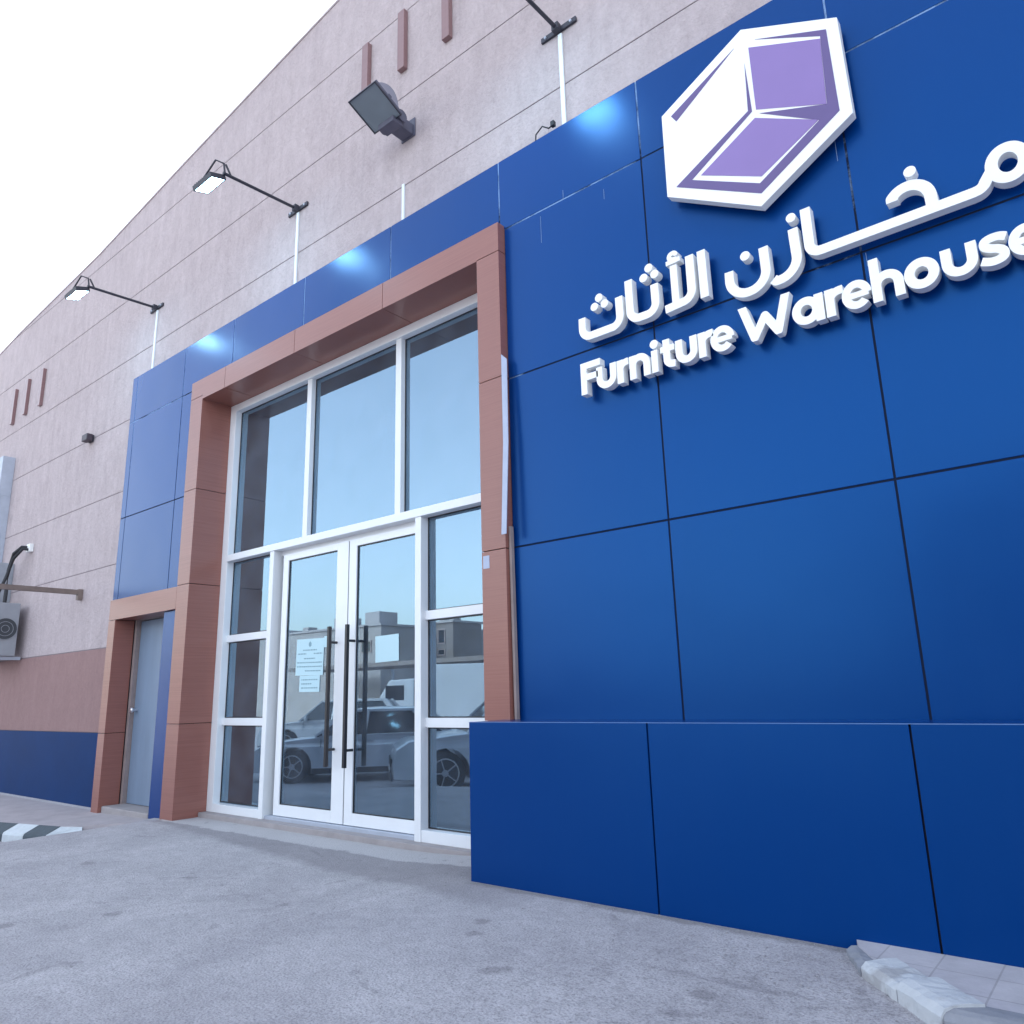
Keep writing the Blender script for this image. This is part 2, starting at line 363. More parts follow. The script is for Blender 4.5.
# groove backing (recessed 12 mm) and the solid wall behind the cladding, openings left free
k = MB()
k.prism([(XL, -.6), (-9.40, -.6), (-9.40, 5.15), (XR, 5.15), (XR, roofz(11)-.02), (3, 9.22), (-5.494, 8.33), (-11.24, 7.69), (-15.4, 7.37), (XL, 6.57)], PY0+.006, PY1-.01)
k.build('groove_backing', M_groove, B)
s = MB(); y0, y1 = .024, .30
s.box(-9.40, -9.26, y0+.035, y1, -.6, 5.15); s.box(-9.26, -7.80, y0+.035, y1, 2.10, 5.15)
s.box(-7.80, -7.60, y0+.035, y1, -.6, 5.15); s.box(-7.60, -3.46, y0+.035, y1, 4.36, 5.15); s.box(-3.46, XR, y0+.035, y1, -.6, 5.15)
s.build('inner_wall', M_dark, B)
# side and back walls, roof
s = MB(); s.prism([(XL, -.6), (XL+.3, -.6), (XL+.3, 6.5), (XL, 6.5)], .30, BK); s.prism([(XR-.3, -.6), (XR, -.6), (XR, 8.3), (XR-.3, 8.3)], .30, BK)
s.prism([(XL, -.6), (XR, -.6), (XR, 8.3), (3, 9.1), (XL, 6.5)], BK, BK+.3); s.build('side_wall', M_plaster, B)
s = MB(); s.prism([(XL, 6.52), (-15.4, 7.28), (-11.24, 7.6), (-5.49, 8.24), (3, 9.1), (11, 8.28), (11, 8.12), (3, 8.94), (-5.49, 8.08), (-15.4, 7.12), (XL, 6.36)], .31, BK+.3)
s.build('roof', M_galv, B)
# thin pale coping on top of the wall
s = MB(); ptsr = [(-24, 6.60), (-15.4, 7.40), (-14.44, 7.50), (-11.24, 7.72), (-8.945, 7.99), (-5.494, 8.36), (3, 9.25), (11, 8.4)]
s.prism(ptsr + [(x, z+.03) for x, z in reversed(ptsr)], PY0-.01, .33); s.build('coping', M_plaster, B)

# ---- blue cladding sheets
VX = [-3.305+1.2465*i for i in range(12)]
HZ = [4.546, 3.312, 2.057]
TOP = 5.163; FX = -3.262; FXL = -7.815
gap = .0055
def sheet(parent, x0, x1, z0, z1, y0=0., y1=.022, name='cladding_panel'):
    return MB().box(x0+gap, x1-gap, y0, y1, z0+gap, z1-gap).build(name, M_blue, parent, bevel=.0025)
cols = [(FX-gap-.043+.043, VX[1])] + list(zip(VX[1:], VX[2:]))
rows = [(.62, HZ[2]), (HZ[2], HZ[1]), (HZ[1], HZ[0]), (HZ[0], TOP+gap)]
for (a, c_) in cols:
    for (z0, z1) in rows:
        if a >= XR: continue
        sheet(B, max(a, FX) if z1 < 4.58 else VX[0] if a < -3.2 else a, min(c_, XR), z0, z1)
# strip above the portal
tx = [-9.53, -9.395, -8.175, -7.115, -5.838, -4.565, VX[0]]
for a, c_ in zip(tx, tx[1:]):
    z0 = 4.578
    if a < -7.9: sheet(B, a, c_, 4.546, TOP+gap)
    elif a < -7.0:
        sheet(B, a, c_, z0, TOP+gap)
    else: sheet(B, a, c_, z0, TOP+gap)
# left column between the plaster and the portal
for z0, z1 in ((2.275, 3.30), (3.30, 4.546)):
    sheet(B, -9.53, -9.395, z0, z1); sheet(B, -9.395, -8.175, z0, z1)
sheet(B, -8.175, FXL, 2.275, 3.30); sheet(B, -8.175, FXL, 3.30, 4.546)
sheet(B, -8.175, FXL, 4.546, TOP+gap) if False else None
# sealant behind the gaps
s = MB(); s.box(-9.525, XR, .003, .0235, 4.55, TOP-.003); s.box(-9.525, FXL, .003, .0235, 2.28, 4.55); s.box(FX+.003, XR, .003, .0235, .62, 4.55)
s.box(-9.527, XR, .0240, .058, 4.56, TOP-.002); s.box(-9.527, FXL, .0240, .0445, 2.28, 4.56); s.box(FX+.003, XR, .0240, .0445, .62, 4.56)
s.build('sealant_joint', M_seal, B)

# ---- low projecting blue plinth
PLY = -.4156
pl = MB(); pl.box(-3.30, XR, PLY+.022, -.003, -.3, .895); PL = pl.build('plinth', M_dark, B)
edges = [-3.316, VX[1], VX[2], VX[3], VX[4], VX[5], VX[6], VX[7]]
for a, c_ in zip(edges, edges[1:]): MB().box(a+gap*.8, c_-gap*.8, PLY, PLY+.02, -.12, .908).build('plinth_panel', M_blue, PL, bevel=.002)
MB().box(-3.3165, XR, PLY+.035, -.002, .9080, .9095).build('plinth_top', M_blue, PL)
MB().box(-3.3165, XR, PLY+.0005, PLY+.033, .9085, .9105).build('plinth_top', mat('sky_sheen_dusty_blue', (.13, .22, .42), .55, noise=(12, .2, 6)), PL)  # paler front lip: sky sheen painted into the dusty top edge
MB().box(-3.3165, -3.2955, PLY+.0205, -.076, -.12, .896).build('plinth_side', M_blue, PL)

# ---- wood look portal round the big opening and the small door
P = MB().box(-7.80, -7.58, -.055, .27, -.3, 4.55).box(-3.47, -3.275, -.055, .27, -.3, 4.55).box(-7.58, -3.47, -.055, .27, 4.345, 4.55).box(-9.385, -9.245, -.055, .14, -.3, 2.26).box(-9.245, -7.80, -.055, .14, 2.05, 2.26).build('portal_frame', M_brick, B)
q = .003; FY = -.075; D1 = GL+.02
def ppanel(x0, x1, z0, z1, y1=D1): MB().box(x0, x1, FY, y1, z0+q, z1-q).build('portal_panel', M_brown, P, bevel=.0015)
for z0, z1 in ((-.25, .862), (.862, 2.278), (2.278, 3.305), (3.305, 4.37)): ppanel(FXL, -7.565, z0, z1)
for z0, z1 in ((-.25, .9), (.9, 2.047), (2.047, 3.315), (3.315, 4.335)): ppanel(-3.483, FX, z0, z1)
for a, c_ in zip([FXL, -7.115, -5.861, -4.579, FX], [-7.115, -5.861, -4.579, FX]):
    z0 = 4.33
    if a == FXL:
        MB().prism([(FXL, 4.37+q), (-7.565, 4.37+q), (-7.565, 4.33), (c_-q, 4.33), (c_-q, 4.575), (FXL, 4.575)], FY, D1).build('portal_panel', M_brown, P)
    elif c_ == FX:
        MB().prism([(a+q, 4.33), (-3.483, 4.33), (-3.483, 4.335+q), (FX, 4.335+q), (FX, 4.575), (a+q, 4.575)], FY, D1).build('portal_panel', M_brown, P)
    else: MB().box(a+q, c_-q, FY, D1, 4.33, 4.575).build('portal_panel', M_brown, P)
for z0, z1 in ((-.3, .752), (.752, 2.03)): ppanel(-9.40, -9.23, z0, z1, .15)
MB().box(-9.40, FXL-.003, FY, .15, 2.033, 2.27).build('portal_panel', M_brown, P, bevel=.0015)
# small steel door with its frame, blue filler panel and step
DR = MB().box(-9.175, -8.52, .21, .25, -.02, 2.02).build('side_door', M_door, B, bevel=.003)
hd = MB(); hd.tube([(-9.10, .212, 1.0), (-9.10, .16, 1.0)], .012, 12); hd.tube([(-9.10, .17, 1.0), (-9.10, .155, 1.0), (-9.10, .135, 1.0), (-9.10, .13, 1.0)], [.014, .028, .028, .012], 16)
hd.build('handle', mat('satin_steel', (.75, .75, .78), .3, metal=.9), DR)
s = MB(); s.box(-9.23, -9.18, .16, .26, -.06, 2.08); s.box(-9.18, -8.40, .16, .26, 2.03, 2.08); s.box(-8.50, -8.40, .19, .26, -.06, 2.03); s.build('door_frame', M_doorframe, B, bevel=.004)
MB().box(-9.23, -8.0, .262, .29, -.3, 2.1).build('door_backing', M_dark, B)
MB().box(-8.135, FXL-.016, -.035, .0, -.10, 2.028).box(-8.135, -8.11, .001, .26, -.10, 2.028).build('filler_panel', M_blue, B, bevel=.002)
MB().box(-9.225, -8.14, -.04, .26, -.20, -.025).build('door_step', M_stone, B, bevel=.012)

# ---- glazing
W = MB()
x0, x1 = -7.565, -3.483; F0, F1 = GL, GL+.12
W.box(x0, x0+.115, F0, F1, .0, 4.33)                       # left jamb
W.box(x1-.03, x1+.0, F0+.02, F1, .0, 4.33)
W.box(x0+.115, x1-.03, F0, F1, 4.245, 4.328)               # head
W.box(x0+.115, x1-.03, F0-.012, F1, 2.528, 2.598)          # main transom
for a in (-6.145, -4.812): W.box(a, a+.072, F0+.02, F1, 2.598, 4.245)
W.box(-6.64, -6.572, F0-.004, F1+.01, .0, 2.528); W.box(-4.528, -4.458, F0-.004, F1+.01, .0, 2.528)
W.box(x0+.115, -6.64, F0+.002, F1, .0, .078); W.box(-4.458, x1-.03, F0+.002, F1, .0, .085)
for a, c_ in ((x0+.115, -6.64), (-4.458, x1-.03)):
    for z in (.832, 1.672): W.box(a, c_, F0+.045, F1-.005, z, z+.072)
W.box(-6.572, -4.528, F1-.03, F1+.01, 2.48, 2.528)
WIN = W.build('shopfront_window', M_alu, B, bevel=.003)
def pane(a, c_, z0, z1, y, parent): return MB().box(a, c_, y, y+.008, z0, z1).build('pane', M_glass, parent)
PYG = GL+.075
for a, c_ in ((x0+.11, -6.14), (-6.078, -4.806), (-4.745, x1-.025)): pane(a, c_, 2.59, 4.25, PYG, WIN)
for a, c_ in ((x0+.11, -6.635), (-4.465, x1-.025)):
    for z0, z1 in ((.07, .836), (.90, 1.676), (1.740, 2.535)): pane(a, c_, z0, z1, PYG+.008, WIN)
# black gaskets round the panes
gk = MB()
def gasket(a, c_, z0, z1, y, t=.010):
    gk.box(a, a+t, y-.006, y, z0, z1); gk.box(c_-t, c_, y-.006, y, z0, z1); gk.box(a+t, c_-t, y-.006, y, z0, z0+t); gk.box(a+t, c_-t, y-.006, y, z1-t, z1)
for a, c_ in ((x0+.115, -6.145), (-6.073, -4.812), (-4.740, x1-.03)): gasket(a, c_, 2.598, 4.245, PYG)
for a, c_ in ((x0+.115, -6.64), (-4.458, x1-.03)):
    for z0, z1 in ((.085, .832), (.904, 1.672), (1.744, 2.528)): gasket(a, c_, z0, z1, PYG+.008)
gk.build('gasket', M_black, WIN)
# the two door leaves
LY0, LY1 = GL+.055, GL+.105
def leaf(a, c_, ga, gc, hx, hs):
    f = MB(); f.box(a, ga, LY0, LY1, .035, 2.476); f.box(gc, c_, LY0, LY1, .035, 2.476)
    f.box(ga, gc, LY0, LY1, .035, .132); f.box(ga, gc, LY0, LY1, 2.412, 2.476)
    d = f.build('glass_door', M_leaf, B, bevel=.003)
    MB().box(ga-.005, gc+.005, LY0+.02, LY0+.028, .127, 2.417).build('pane', M_glass, d)
    gk2 = MB(); t = .009
    gk2.box(ga, ga+t, LY0+.012, LY0+.02, .132, 2.412); gk2.box(gc-t, gc, LY0+.012, LY0+.02, .132, 2.412)
    gk2.box(ga+t, gc-t, LY0+.012, LY0+.02, .132, .132+t); gk2.box(ga+t, gc-t, LY0+.012, LY0+.02, 2.412-t, 2.412); gk2.build('gasket', M_black, d)
    h_ = MB(); yb = LY0-.085
    h_.bar((hx, yb, .50), (hx, yb, 1.70), .030, .030)
    for z in (.64, 1.56): h_.tube([(hx, yb+.01, z), (hx, LY0+.0, z)], .012, 10)
    # inner half of the back to back handle
    yi = LY1+.075
    h_.bar((hx, yi, .50), (hx, yi, 1.70), .030, .030)
    for z in (.64, 1.56): h_.tube([(hx, yi-.01, z), (hx, LY1+.0, z)], .012, 10)
    h_.build('handle', M_black, d, bevel=.003)
    return d
leaf(-6.487, -5.468, -6.402, -5.632, -5.605, 1)
leaf(-5.455, -4.498, -5.352, -4.585, -5.355, -1)
MB().box(-5.467, -5.456, LY0+.006, LY1-.01, .04, 2.47).build('door_brush', M_black, B)
MB().box(-6.572, -4.528, GL+.02, GL+.12, -.02, .030).build('threshold', M_galv, B, bevel=.003)
MB().box(-7.56, -3.49, .185, .42, -.14, .0).build('stone_sill', M_stone, B, bevel=.006)

# ---- interior, dim
M_in = mat('interior_paint', (.42, .42, .42), .8); M_infl = mat('interior_tiles', (.22, .21, .2), .35, noise=(2, .1, 3))
M_inpanel = mat('interior_board', (.62, .68, .70), .6)
MB().box(-14, 1, .42, 12, -.14, -.01).build('interior_floor', M_infl, B)
MB().box(-14, 1, 12, 12.1, 0, 6).box(-14.1, -14, .42, 12, 0, 6).box(1, 1.1, .42, 12, 0, 6).build('interior_wall', M_in, B)
MB().box(-14, 1, .42, 12, 6, 6.1).build('interior_ceiling', M_in, B)
p_ = MB(); p_.box(-6.15, -5.86, 1.0, 1.04, .0, 2.1); p_.box(-5.80, -5.5, 1.0, 1.04, .0, 2.1); p_.box(-5.86, -5.80, 1.01, 1.03, .05, 2.05)
tag(p_.build('display_board', M_inpanel), 'pale display boards standing inside behind the right glass door', 'board')
def aboard(x, y, a):
    r = empty('floor_sign', (x, y, -.01), (0, 0, a))
    for sgn in (-1, 1):
        M_ = Matrix.Translation((0, sgn*.10, .0)) @ Matrix.Rotation(sgn*R(16), 4, 'X')
        m_ = MB(); m_.prism([(-.13, 0), (.13, 0), (.055, .34), (-.055, .34)], -.005, .005, M_); m_.build('board', M_white, r, bevel=.002)
    return r
tag(aboard(-6.12, .62, .2), 'small white folding floor sign inside the left glass door', 'floor sign')
tag(aboard(-5.60, .66, -.2), 'small white folding floor sign inside the right glass door', 'floor sign')

# ------------------------------------------------------------------ things fixed to the wall
def notice(x0, x1, z0, z1, label, rows_=(), tilt=0, y=None, emblem=False, col=M_paper):
    y = (LY0+.0155) if y is None else y
    r = empty('notice', ((x0+x1)/2, y, (z0+z1)/2), (0, tilt, 0)); w_, h_ = (x1-x0)/2, (z1-z0)/2
    MB().box(-w_, w_, 0, .0015, -h_, h_).build('sheet', col, r)
    t = MB(); rr = random.Random(int(abs(x0)*100))
    for (zz, a, c_) in rows_:
        xx = a*w_
        while xx < c_*w_:
            l_ = rr.uniform(.012, .035); t.box(xx, min(xx+l_, c_*w_), -.0012, -.0002, zz*h_-.0055, zz*h_+.0055); xx += l_+.008
    if emblem: t.prism([(0, h_*.86), (.02, h_*.76), (.02, h_*.62), (0, h_*.54), (-.02, h_*.62), (-.02, h_*.76)], -.0012, -.0002)
    if rows_: t.build('print', M_ink, r)
    return tag(r, label, 'notice')
notice(-6.235, -5.815, 1.285, 1.622, 'large pale blue printed notice taped inside the left glass door', [(.38, -.5, .5), (.18, -.85, -.25), (.18, .3, .9), (-.08, -.4, .4), (-.30, -.9, .9), (-.52, -.9, .9), (-.75, -.3, .85)], .02, emblem=True)
notice(-6.169, -5.862, 1.135, 1.283, 'small pale sheet taped below the large notice on the left glass door', [(.5, -.8, .8), (0, -.8, .2), (-.5, -.8, .8)], .01)
notice(-5.812, -5.72, 1.53, 1.63, 'tiny white note beside the top of the left door handle', (), .02)
notice(-5.095, -4.80, 1.362, 1.584, 'pale blue blank sheet taped to the right glass door', (), -.02)
stk = MB().box(-3.470, -3.412, FY-.002, FY-.0005, 1.925, 2.015).build('sticker', M_pale); tag(stk, 'small white sticker on the right wooden portal pier', 'sticker')
# bent trim strips beside the right pier
s = MB(); s.add([(-3.258, -.078, 3.48), (-3.222, -.06, 3.44), (-3.208, -.085, 2.80), (-3.222, -.115, 2.135), (-3.262, -.118, 2.135), (-3.250, -.09, 2.80)] +
                [(-3.258, -.072, 3.48), (-3.222, -.054, 3.44), (-3.208, -.079, 2.80), (-3.222, -.109, 2.135), (-3.262, -.112, 2.135), (-3.250, -.084, 2.80)],
                [(0,1,2,5), (5,2,3,4), (6,11,8,7), (11,10,9,8), (0,6,7,1), (1,7,8,2), (2,8,9,3), (3,9,10,4), (4,10,11,5), (5,11,6,0)])
tag(s.build('trim_strip', M_pale), 'pale bent metal strip hanging off the right edge of the portal', 'trim')
s = MB(); s.bar((-3.248, -.03, 2.20), (-3.238, -.03, .91), .03, .02)
tag(s.build('trim_strip', M_doorframe), 'thin dull strip of exposed trim below the bent pale strip beside the portal', 'trim')

# wood look vertical slats in two sets of three
def slat(x, z0, z1, label):
    o = MB().box(x-.045, x+.045, PY0-.05, PY0+.0, z0, z1).build('wall_slat', M_bars, bevel=.003)
    tag(o, label, 'slat', 'decorative slats on the plaster wall')
for x, z0, z1, lb in ((-14.17, 5.72, 6.35, 'leftmost short purple brown slat of the lower left trio'), (-13.60, 5.75, 6.37, 'middle slat of the three at the far left of the wall'),
                      (-12.95, 5.73, 6.36, 'rightmost slat of the three at the far left of the wall'), (-4.995, 6.75, 7.42, 'purple brown slat right behind the big floodlight'),
                      (-4.47, 6.80, 7.46, 'purple brown slat just above and right of the big floodlight'), (-3.885, 6.76, 7.46, 'purple brown slat at the top edge of the photo, right of the floodlight')):
    slat(x, z0, z1, lb)

def arm_lamp(x, z, label):
    r = empty('arm_lamp', (x, PY0, z))
    b_ = MB(); b_.box(-.165, .165, -.022, -.002, -.022, .022); b_.box(-.03, .03, -.07, -.022, -.03, .03)
    bo = b_.build('wall_bracket', M_bracket, r, bevel=.003)
    for dx in (-.12, .12): MB().tube([(dx, -.02, 0), (dx, -.032, 0)], .011, 8).build('bolt', M_galv, bo)
    MB().tube([(0, -.05, 0), (0, -.86, -.045)], .016, 10).build('arm', M_bracket, r)
    y_ = MB()
    y_.tube([(-.005, -.84, -.045), (.0, -.86, .06), (-.03, -.93, .075), (-.27, -.94, -.06)], .010, 6)
    y_.tube([(.0, -.84, .06), (.01, -.78, -.05)], .010, 6)
    y_.build('yoke', M_bracket, r)
    T = Matrix.Translation((-.175, -.90, -.105)) @ Matrix.Rotation(R(18), 4, 'X')
    h_ = MB(); h_.box(-.165, .165, -.08, .08, .0, .035, T); h_.box(-.165, -.152, -.08, .08, -.012, -.0, T); h_.box(.152, .165, -.08, .08, -.012, 0, T)
    h_.box(-.152, .152, -.08, -.069, -.012, 0, T); h_.box(-.152, .152, .069, .08, -.012, 0, T)
    for kx in range(9): h_.box(-.14+kx*.034, -.134+kx*.034, -.07, .07, .035, .05, T)
    hh = h_.build('lamp_head', M_bracket, r)
    MB().box(-.151, .151, -.068, .068, -.008, -.002, T).build('lens', M_lens, hh)
    return tag(r, label, 'lamp', 'lamps on arms above the blue cladding')
arm_lamp(-9.15, 6.055, 'lit floodlight on an arm, leftmost and farthest of the three arm lamps')
arm_lamp(-6.08, 6.07, 'lit floodlight on a dark arm, middle one of the three, left of the square floodlight')
arm_lamp(-2.70, 6.06, 'dark arm bracket at the top edge of the photo, right of the square floodlight')
def conduit(x, z0, z1, label, w_=.035):
    o = MB().box(x-w_/2, x+w_/2, PY0-.018, PY0, z0, z1).build('conduit', M_conduit, bevel=.003)
    tag(o, label, 'conduit', 'white cable conduits down to the blue cladding')
conduit(-9.13, TOP-.02, 6.02, 'white cable trunking below the leftmost arm lamp')
conduit(-6.08, TOP-.02, 6.035, 'white cable trunking below the middle arm lamp')
conduit(-2.69, TOP-.02, 6.02, 'white cable trunking below the arm bracket at the top edge')
conduit(-4.46, TOP-.02, 5.57, 'short white cable trunking above the portal with no lamp', .028)

# square floodlight
r = empty('floodlight', (-4.40, PY0, 6.07)); tag(r, 'big square grey floodlight tilted down on the plaster wall, unlit', 'floodlight')
T = Matrix.Translation((.0, -.40, .02)) @ Matrix.Rotation(R(-24), 4, 'X') @ Matrix.Rotation(R(0), 4, 'Z')
# local: lens plane normal = -Z(local) after tilt
b_ = MB()
def frust(m_, w0, d0, z0, w1, d1, z1, T):
    vs = [(-w0, -d0, z0), (w0, -d0, z0), (w0, d0, z0), (-w0, d0, z0), (-w1, -d1, z1), (w1, -d1, z1), (w1, d1, z1), (-w1, d1, z1)]
    m_.add([T @ Vector(p) for p in vs], [(0,3,2,1),(4,5,6,7),(0,1,5,4),(1,2,6,5),(2,3,7,6),(3,0,4,7)])
frust(b_, .175, .165, .0, .175, .165, .03, T); frust(b_, .165, .155, .03, .14, .13, .06, T)
b_.box(-.182, -.17, -.02, .02, -.004, .04, T); b_.box(.17, .182, -.02, .02, -.004, .04, T)
fb = b_.build('housing', M_floodbody, r, bevel=.006)
rim = MB()
for (a, c_, d, e) in ((-.178, .178, -.168, -.158), (-.178, .178, .158, .168), (-.178, -.168, -.158, .158), (.168, .178, -.158, .158)): rim.box(a, c_, d, e, -.016, -.001, T)
rim.build('rim', M_bracket, fb)
MB().box(-.167, .167, -.157, .157, -.010, -.002, T).build('glass', M_floodglass, fb)
k_ = MB(); k_.box(-.09, .09, -.014, -.0, -.06, .13); k_.box(-.07, .07, -.20, -.014, -.05, .06); k_.tube([(-.13, -.20, .0), (.13, -.20, .0)], .055, 16)
k_.box(-.09, .11, -.29, -.18, -.09, .05); k_.build('bracket', M_floodbody, r, bevel=.008)
dm = MB(); nn_ = 14
prf = [(-.145 + .29*i_/nn_, .03+.15*math.sin(math.pi*i_/nn_)**.7) for i_ in range(nn_+1)]
dm.prism([(-.145, .028)] + prf[1:-1] + [(.145, .028)], -.14, .13, T @ Matrix.Rotation(R(90), 4, 'Z')); dm.build('reflector_dome', mat('dull_aluminium', (.30, .30, .36), .5, metal=.3), fb, bevel=.006)

# small wall box lamp on the left
r = empty('security_light', (-10.80, PY0, 4.66)); tag(r, 'small dark box shaped light on the plaster left of the blue cladding', 'wall light')
MB().box(-.05, .05, -.03, 0, -.05, .05).build('mount', M_bracket, r)
MB().box(-.085, .085, -.11, -.03, -.045, .05).build('housing', mat('dark_plastic', (.05, .035, .05), .5), r, bevel=.01)

# loose wire at the top of the cladding
s = MB(); s.tube([(-2.95, .03, 5.155), (-2.93, .01, 5.22), (-2.86, .0, 5.25), (-2.80, .0, 5.20), (-2.76, .0, 5.21)], .006, 6); s.box(-2.775, -2.745, -.015, .015, 5.195, 5.235)
tag(s.build('loose_wire', M_hose), 'small loop of loose wire on top edge of the blue cladding', 'wire')

# air conditioner group at the left edge of the photo
r = empty('air_conditioner', (-12.88, -.02, 1.72)); tag(r, 'outdoor air conditioner unit on the plaster wall at the left edge', 'air conditioner')
c_ = MB().box(-.55, .46, -.36, -.03, .05, .80).build('casing', M_acwhite, r, bevel=.012)
f_ = MB(); n = 28
f_.tube([(.06, -.362, .43), (.06, -.38, .43)], .31, n); f_.build('fan_opening', M_acdark, c_)
f_ = MB()
for rr in (.06, .11, .16, .21, .26, .31):
    pts = [(.06+rr*math.cos(2*math.pi*i/32), -.388, .43+rr*math.sin(2*math.pi*i/32)) for i in range(33)]; f_.tube(pts, .004, 5, False)
for i in range(8): f_.tube([(.06, -.388, .43), (.06+.31*math.cos(i*math.pi/4), -.388, .43+.31*math.sin(i*math.pi/4))], .004, 5)
f_.build('grille', M_acwhite, c_)
MB().tube([(.4605, -.195, .43), (.468, -.195, .43)], .15, 24).build('side_opening', M_acdark, c_)
f_ = MB()
for rr in (.05, .10, .15): f_.tube([(.472, -.195+rr*math.cos(2*math.pi*i/32), .43+rr*1.0*math.sin(2*math.pi*i/32)) for i in range(33)], .0035, 5, False)
f_.build('side_grille', M_acwhite, c_)
k_ = MB(); k_.box(-.5, -.45, -.42, .06, .0, .045); k_.box(.36, .41, -.42, .06, .0, .045); k_.build('bracket', M_galv, r)
s = MB().box(-14.35, -13.83, -.12, PY0, 3.30, 5.06).build('duct', M_galv, bevel=.006); tag(s, 'tall blue grey metal duct on the wall above the air conditioner', 'duct')
MB().box(-14.355, -13.825, -.125, PY0-.01, 4.40, 4.45).build('duct_joint', M_galv, s)
s = MB().box(-14.1, -13.25, -.25, PY0, 2.62, 3.22).build('electrical_box', mat('grey_box', (.34, .36, .40), .5, noise=(5, .1, 3)), bevel=.008); tag(s, 'grey metal box on the wall below the duct', 'box')
s = MB()
s.tube([(-12.62, .05, 3.38), (-12.64, -.06, 3.38), (-12.82, -.10, 3.30), (-12.93, -.11, 3.05), (-12.95, -.10, 2.75), (-12.90, -.12, 2.5)], .026, 8)
s.tube([(-12.57, .05, 3.34), (-12.57, -.07, 3.34), (-12.68, -.14, 3.20), (-12.72, -.2, 2.9), (-12.62, -.32, 2.6), (-12.48, -.43, 2.3), (-12.52, -.44, 2.05), (-12.72, -.44, 1.92), (-13.0, -.42, 1.85)], .022, 8)
tag(s.build('cooling_hose', M_hose), 'pair of black insulated hoses curving from the wall to the air conditioner', 'hose')
s = MB().box(-12.66, -12.53, .0, PY0, 3.31, 3.43).build('hose_outlet', M_white, bevel=.01); tag(s, 'small white wall outlet where the black hoses leave the wall', 'outlet')
s = MB(); s.bar((-10.60, .05, 2.50), (-10.60, -1.30, 2.50), .06, .06); s.box(-10.633, -10.567, .0, .058, 2.40, 2.54)
tag(s.build('support_beam', M_beam), 'brown steel beam sticking out from the wall beside the air conditioner', 'beam')

# ------------------------------------------------------------------ sign lettering from stroked shapes
def contour(d, x0, z0, st):
    """marching squares of d<0 on a grid -> closed loops"""
    nz_, nx_ = d.shape; ins = d < 0; seg = {}
    def pt(i, j, i2, j2):
        a, b_ = d[i, j], d[i2, j2]; t = a/(a-b_)
        return (x0+st*(j+(j2-j)*t), z0+st*(i+(i2-i)*t))
    P_ = {}
    cells = np.argwhere((ins[:-1, :-1] != ins[1:, 1:]) | (ins[:-1, :-1] != ins[:-1, 1:]) | (ins[:-1, :-1] != ins[1:, :-1]))
    for i, j in cells:
        c4 = [ins[i, j], ins[i, j+1], ins[i+1, j+1], ins[i+1, j]]
        E = [((i, j), (i, j+1)), ((i, j+1), (i+1, j+1)), ((i+1, j+1), (i+1, j)), ((i+1, j), (i, j))]
        en = []; ex = []
        for k_, (a, b_) in enumerate(E):
            ia, ib = ins[a], ins[b_]
            if ia and not ib: ex.append(k_)
            if ib and not ia: en.append(k_)
        for k_, (a, b_) in enumerate(E):
            if ins[a] != ins[b_]:
                key = tuple(sorted((a, b_)))
                if key not in P_: P_[key] = pt(*key[0], *key[1])
        for e_, n_ in zip(ex, en if len(ex) == 1 else [en[0], en[1]]):
            seg[tuple(sorted(E[e_]))] = tuple(sorted(E[n_]))
    loops = []
    while seg:
        s0 = next(iter(seg)); lp = []; cur = s0
        while cur in seg:
            nx = seg.pop(cur); lp.append(P_[cur]); cur = nx
        if len(lp) > 6: loops.append(lp)
    return loops
def rdp(p, eps):
    if len(p) < 3: return p
    a, b_ = np.array(p[0]), np.array(p[-1]); ab = b_-a; l_ = np.hypot(*ab)
    q_ = np.array(p); dd = np.abs(ab[0]*(q_[:, 1]-a[1])-ab[1]*(q_[:, 0]-a[0]))/l_ if l_ > 1e-9 else np.hypot(*(q_-a).T)
    i = int(dd.argmax())
    if dd[i] < eps: return [p[0], p[-1]]
    return rdp(p[:i+1], eps)[:-1]+rdp(p[i:], eps)
def simplify(lp, eps=.0005):
    h_ = len(lp)//2; return rdp(lp[:h_+1], eps)[:-1]+rdp(lp[h_:]+[lp[0]], eps)[:-1]
def arc(cx, cz, rx, rz, a0, a1, n=22):
    return [(cx+rx*math.cos(R(a0+(a1-a0)*i/n)), cz+rz*math.sin(R(a0+(a1-a0)*i/n))) for i in range(n+1)]
def catmull(p, n=8):
    o = []; p = [p[0]]+p+[p[-1]]
    for i in range(1, len(p)-2):
        for k_ in range(n):
            t = k_/n; o.append(tuple(.5*((2*p[i][c])+(-p[i-1][c]+p[i+1][c])*t+(2*p[i-1][c]-5*p[i][c]+4*p[i+1][c]-p[i+2][c])*t*t+(-p[i-1][c]+3*p[i][c]-3*p[i+1][c]+p[i+2][c])*t**3) for c in (0, 1)))
    return o+[p[-2]]
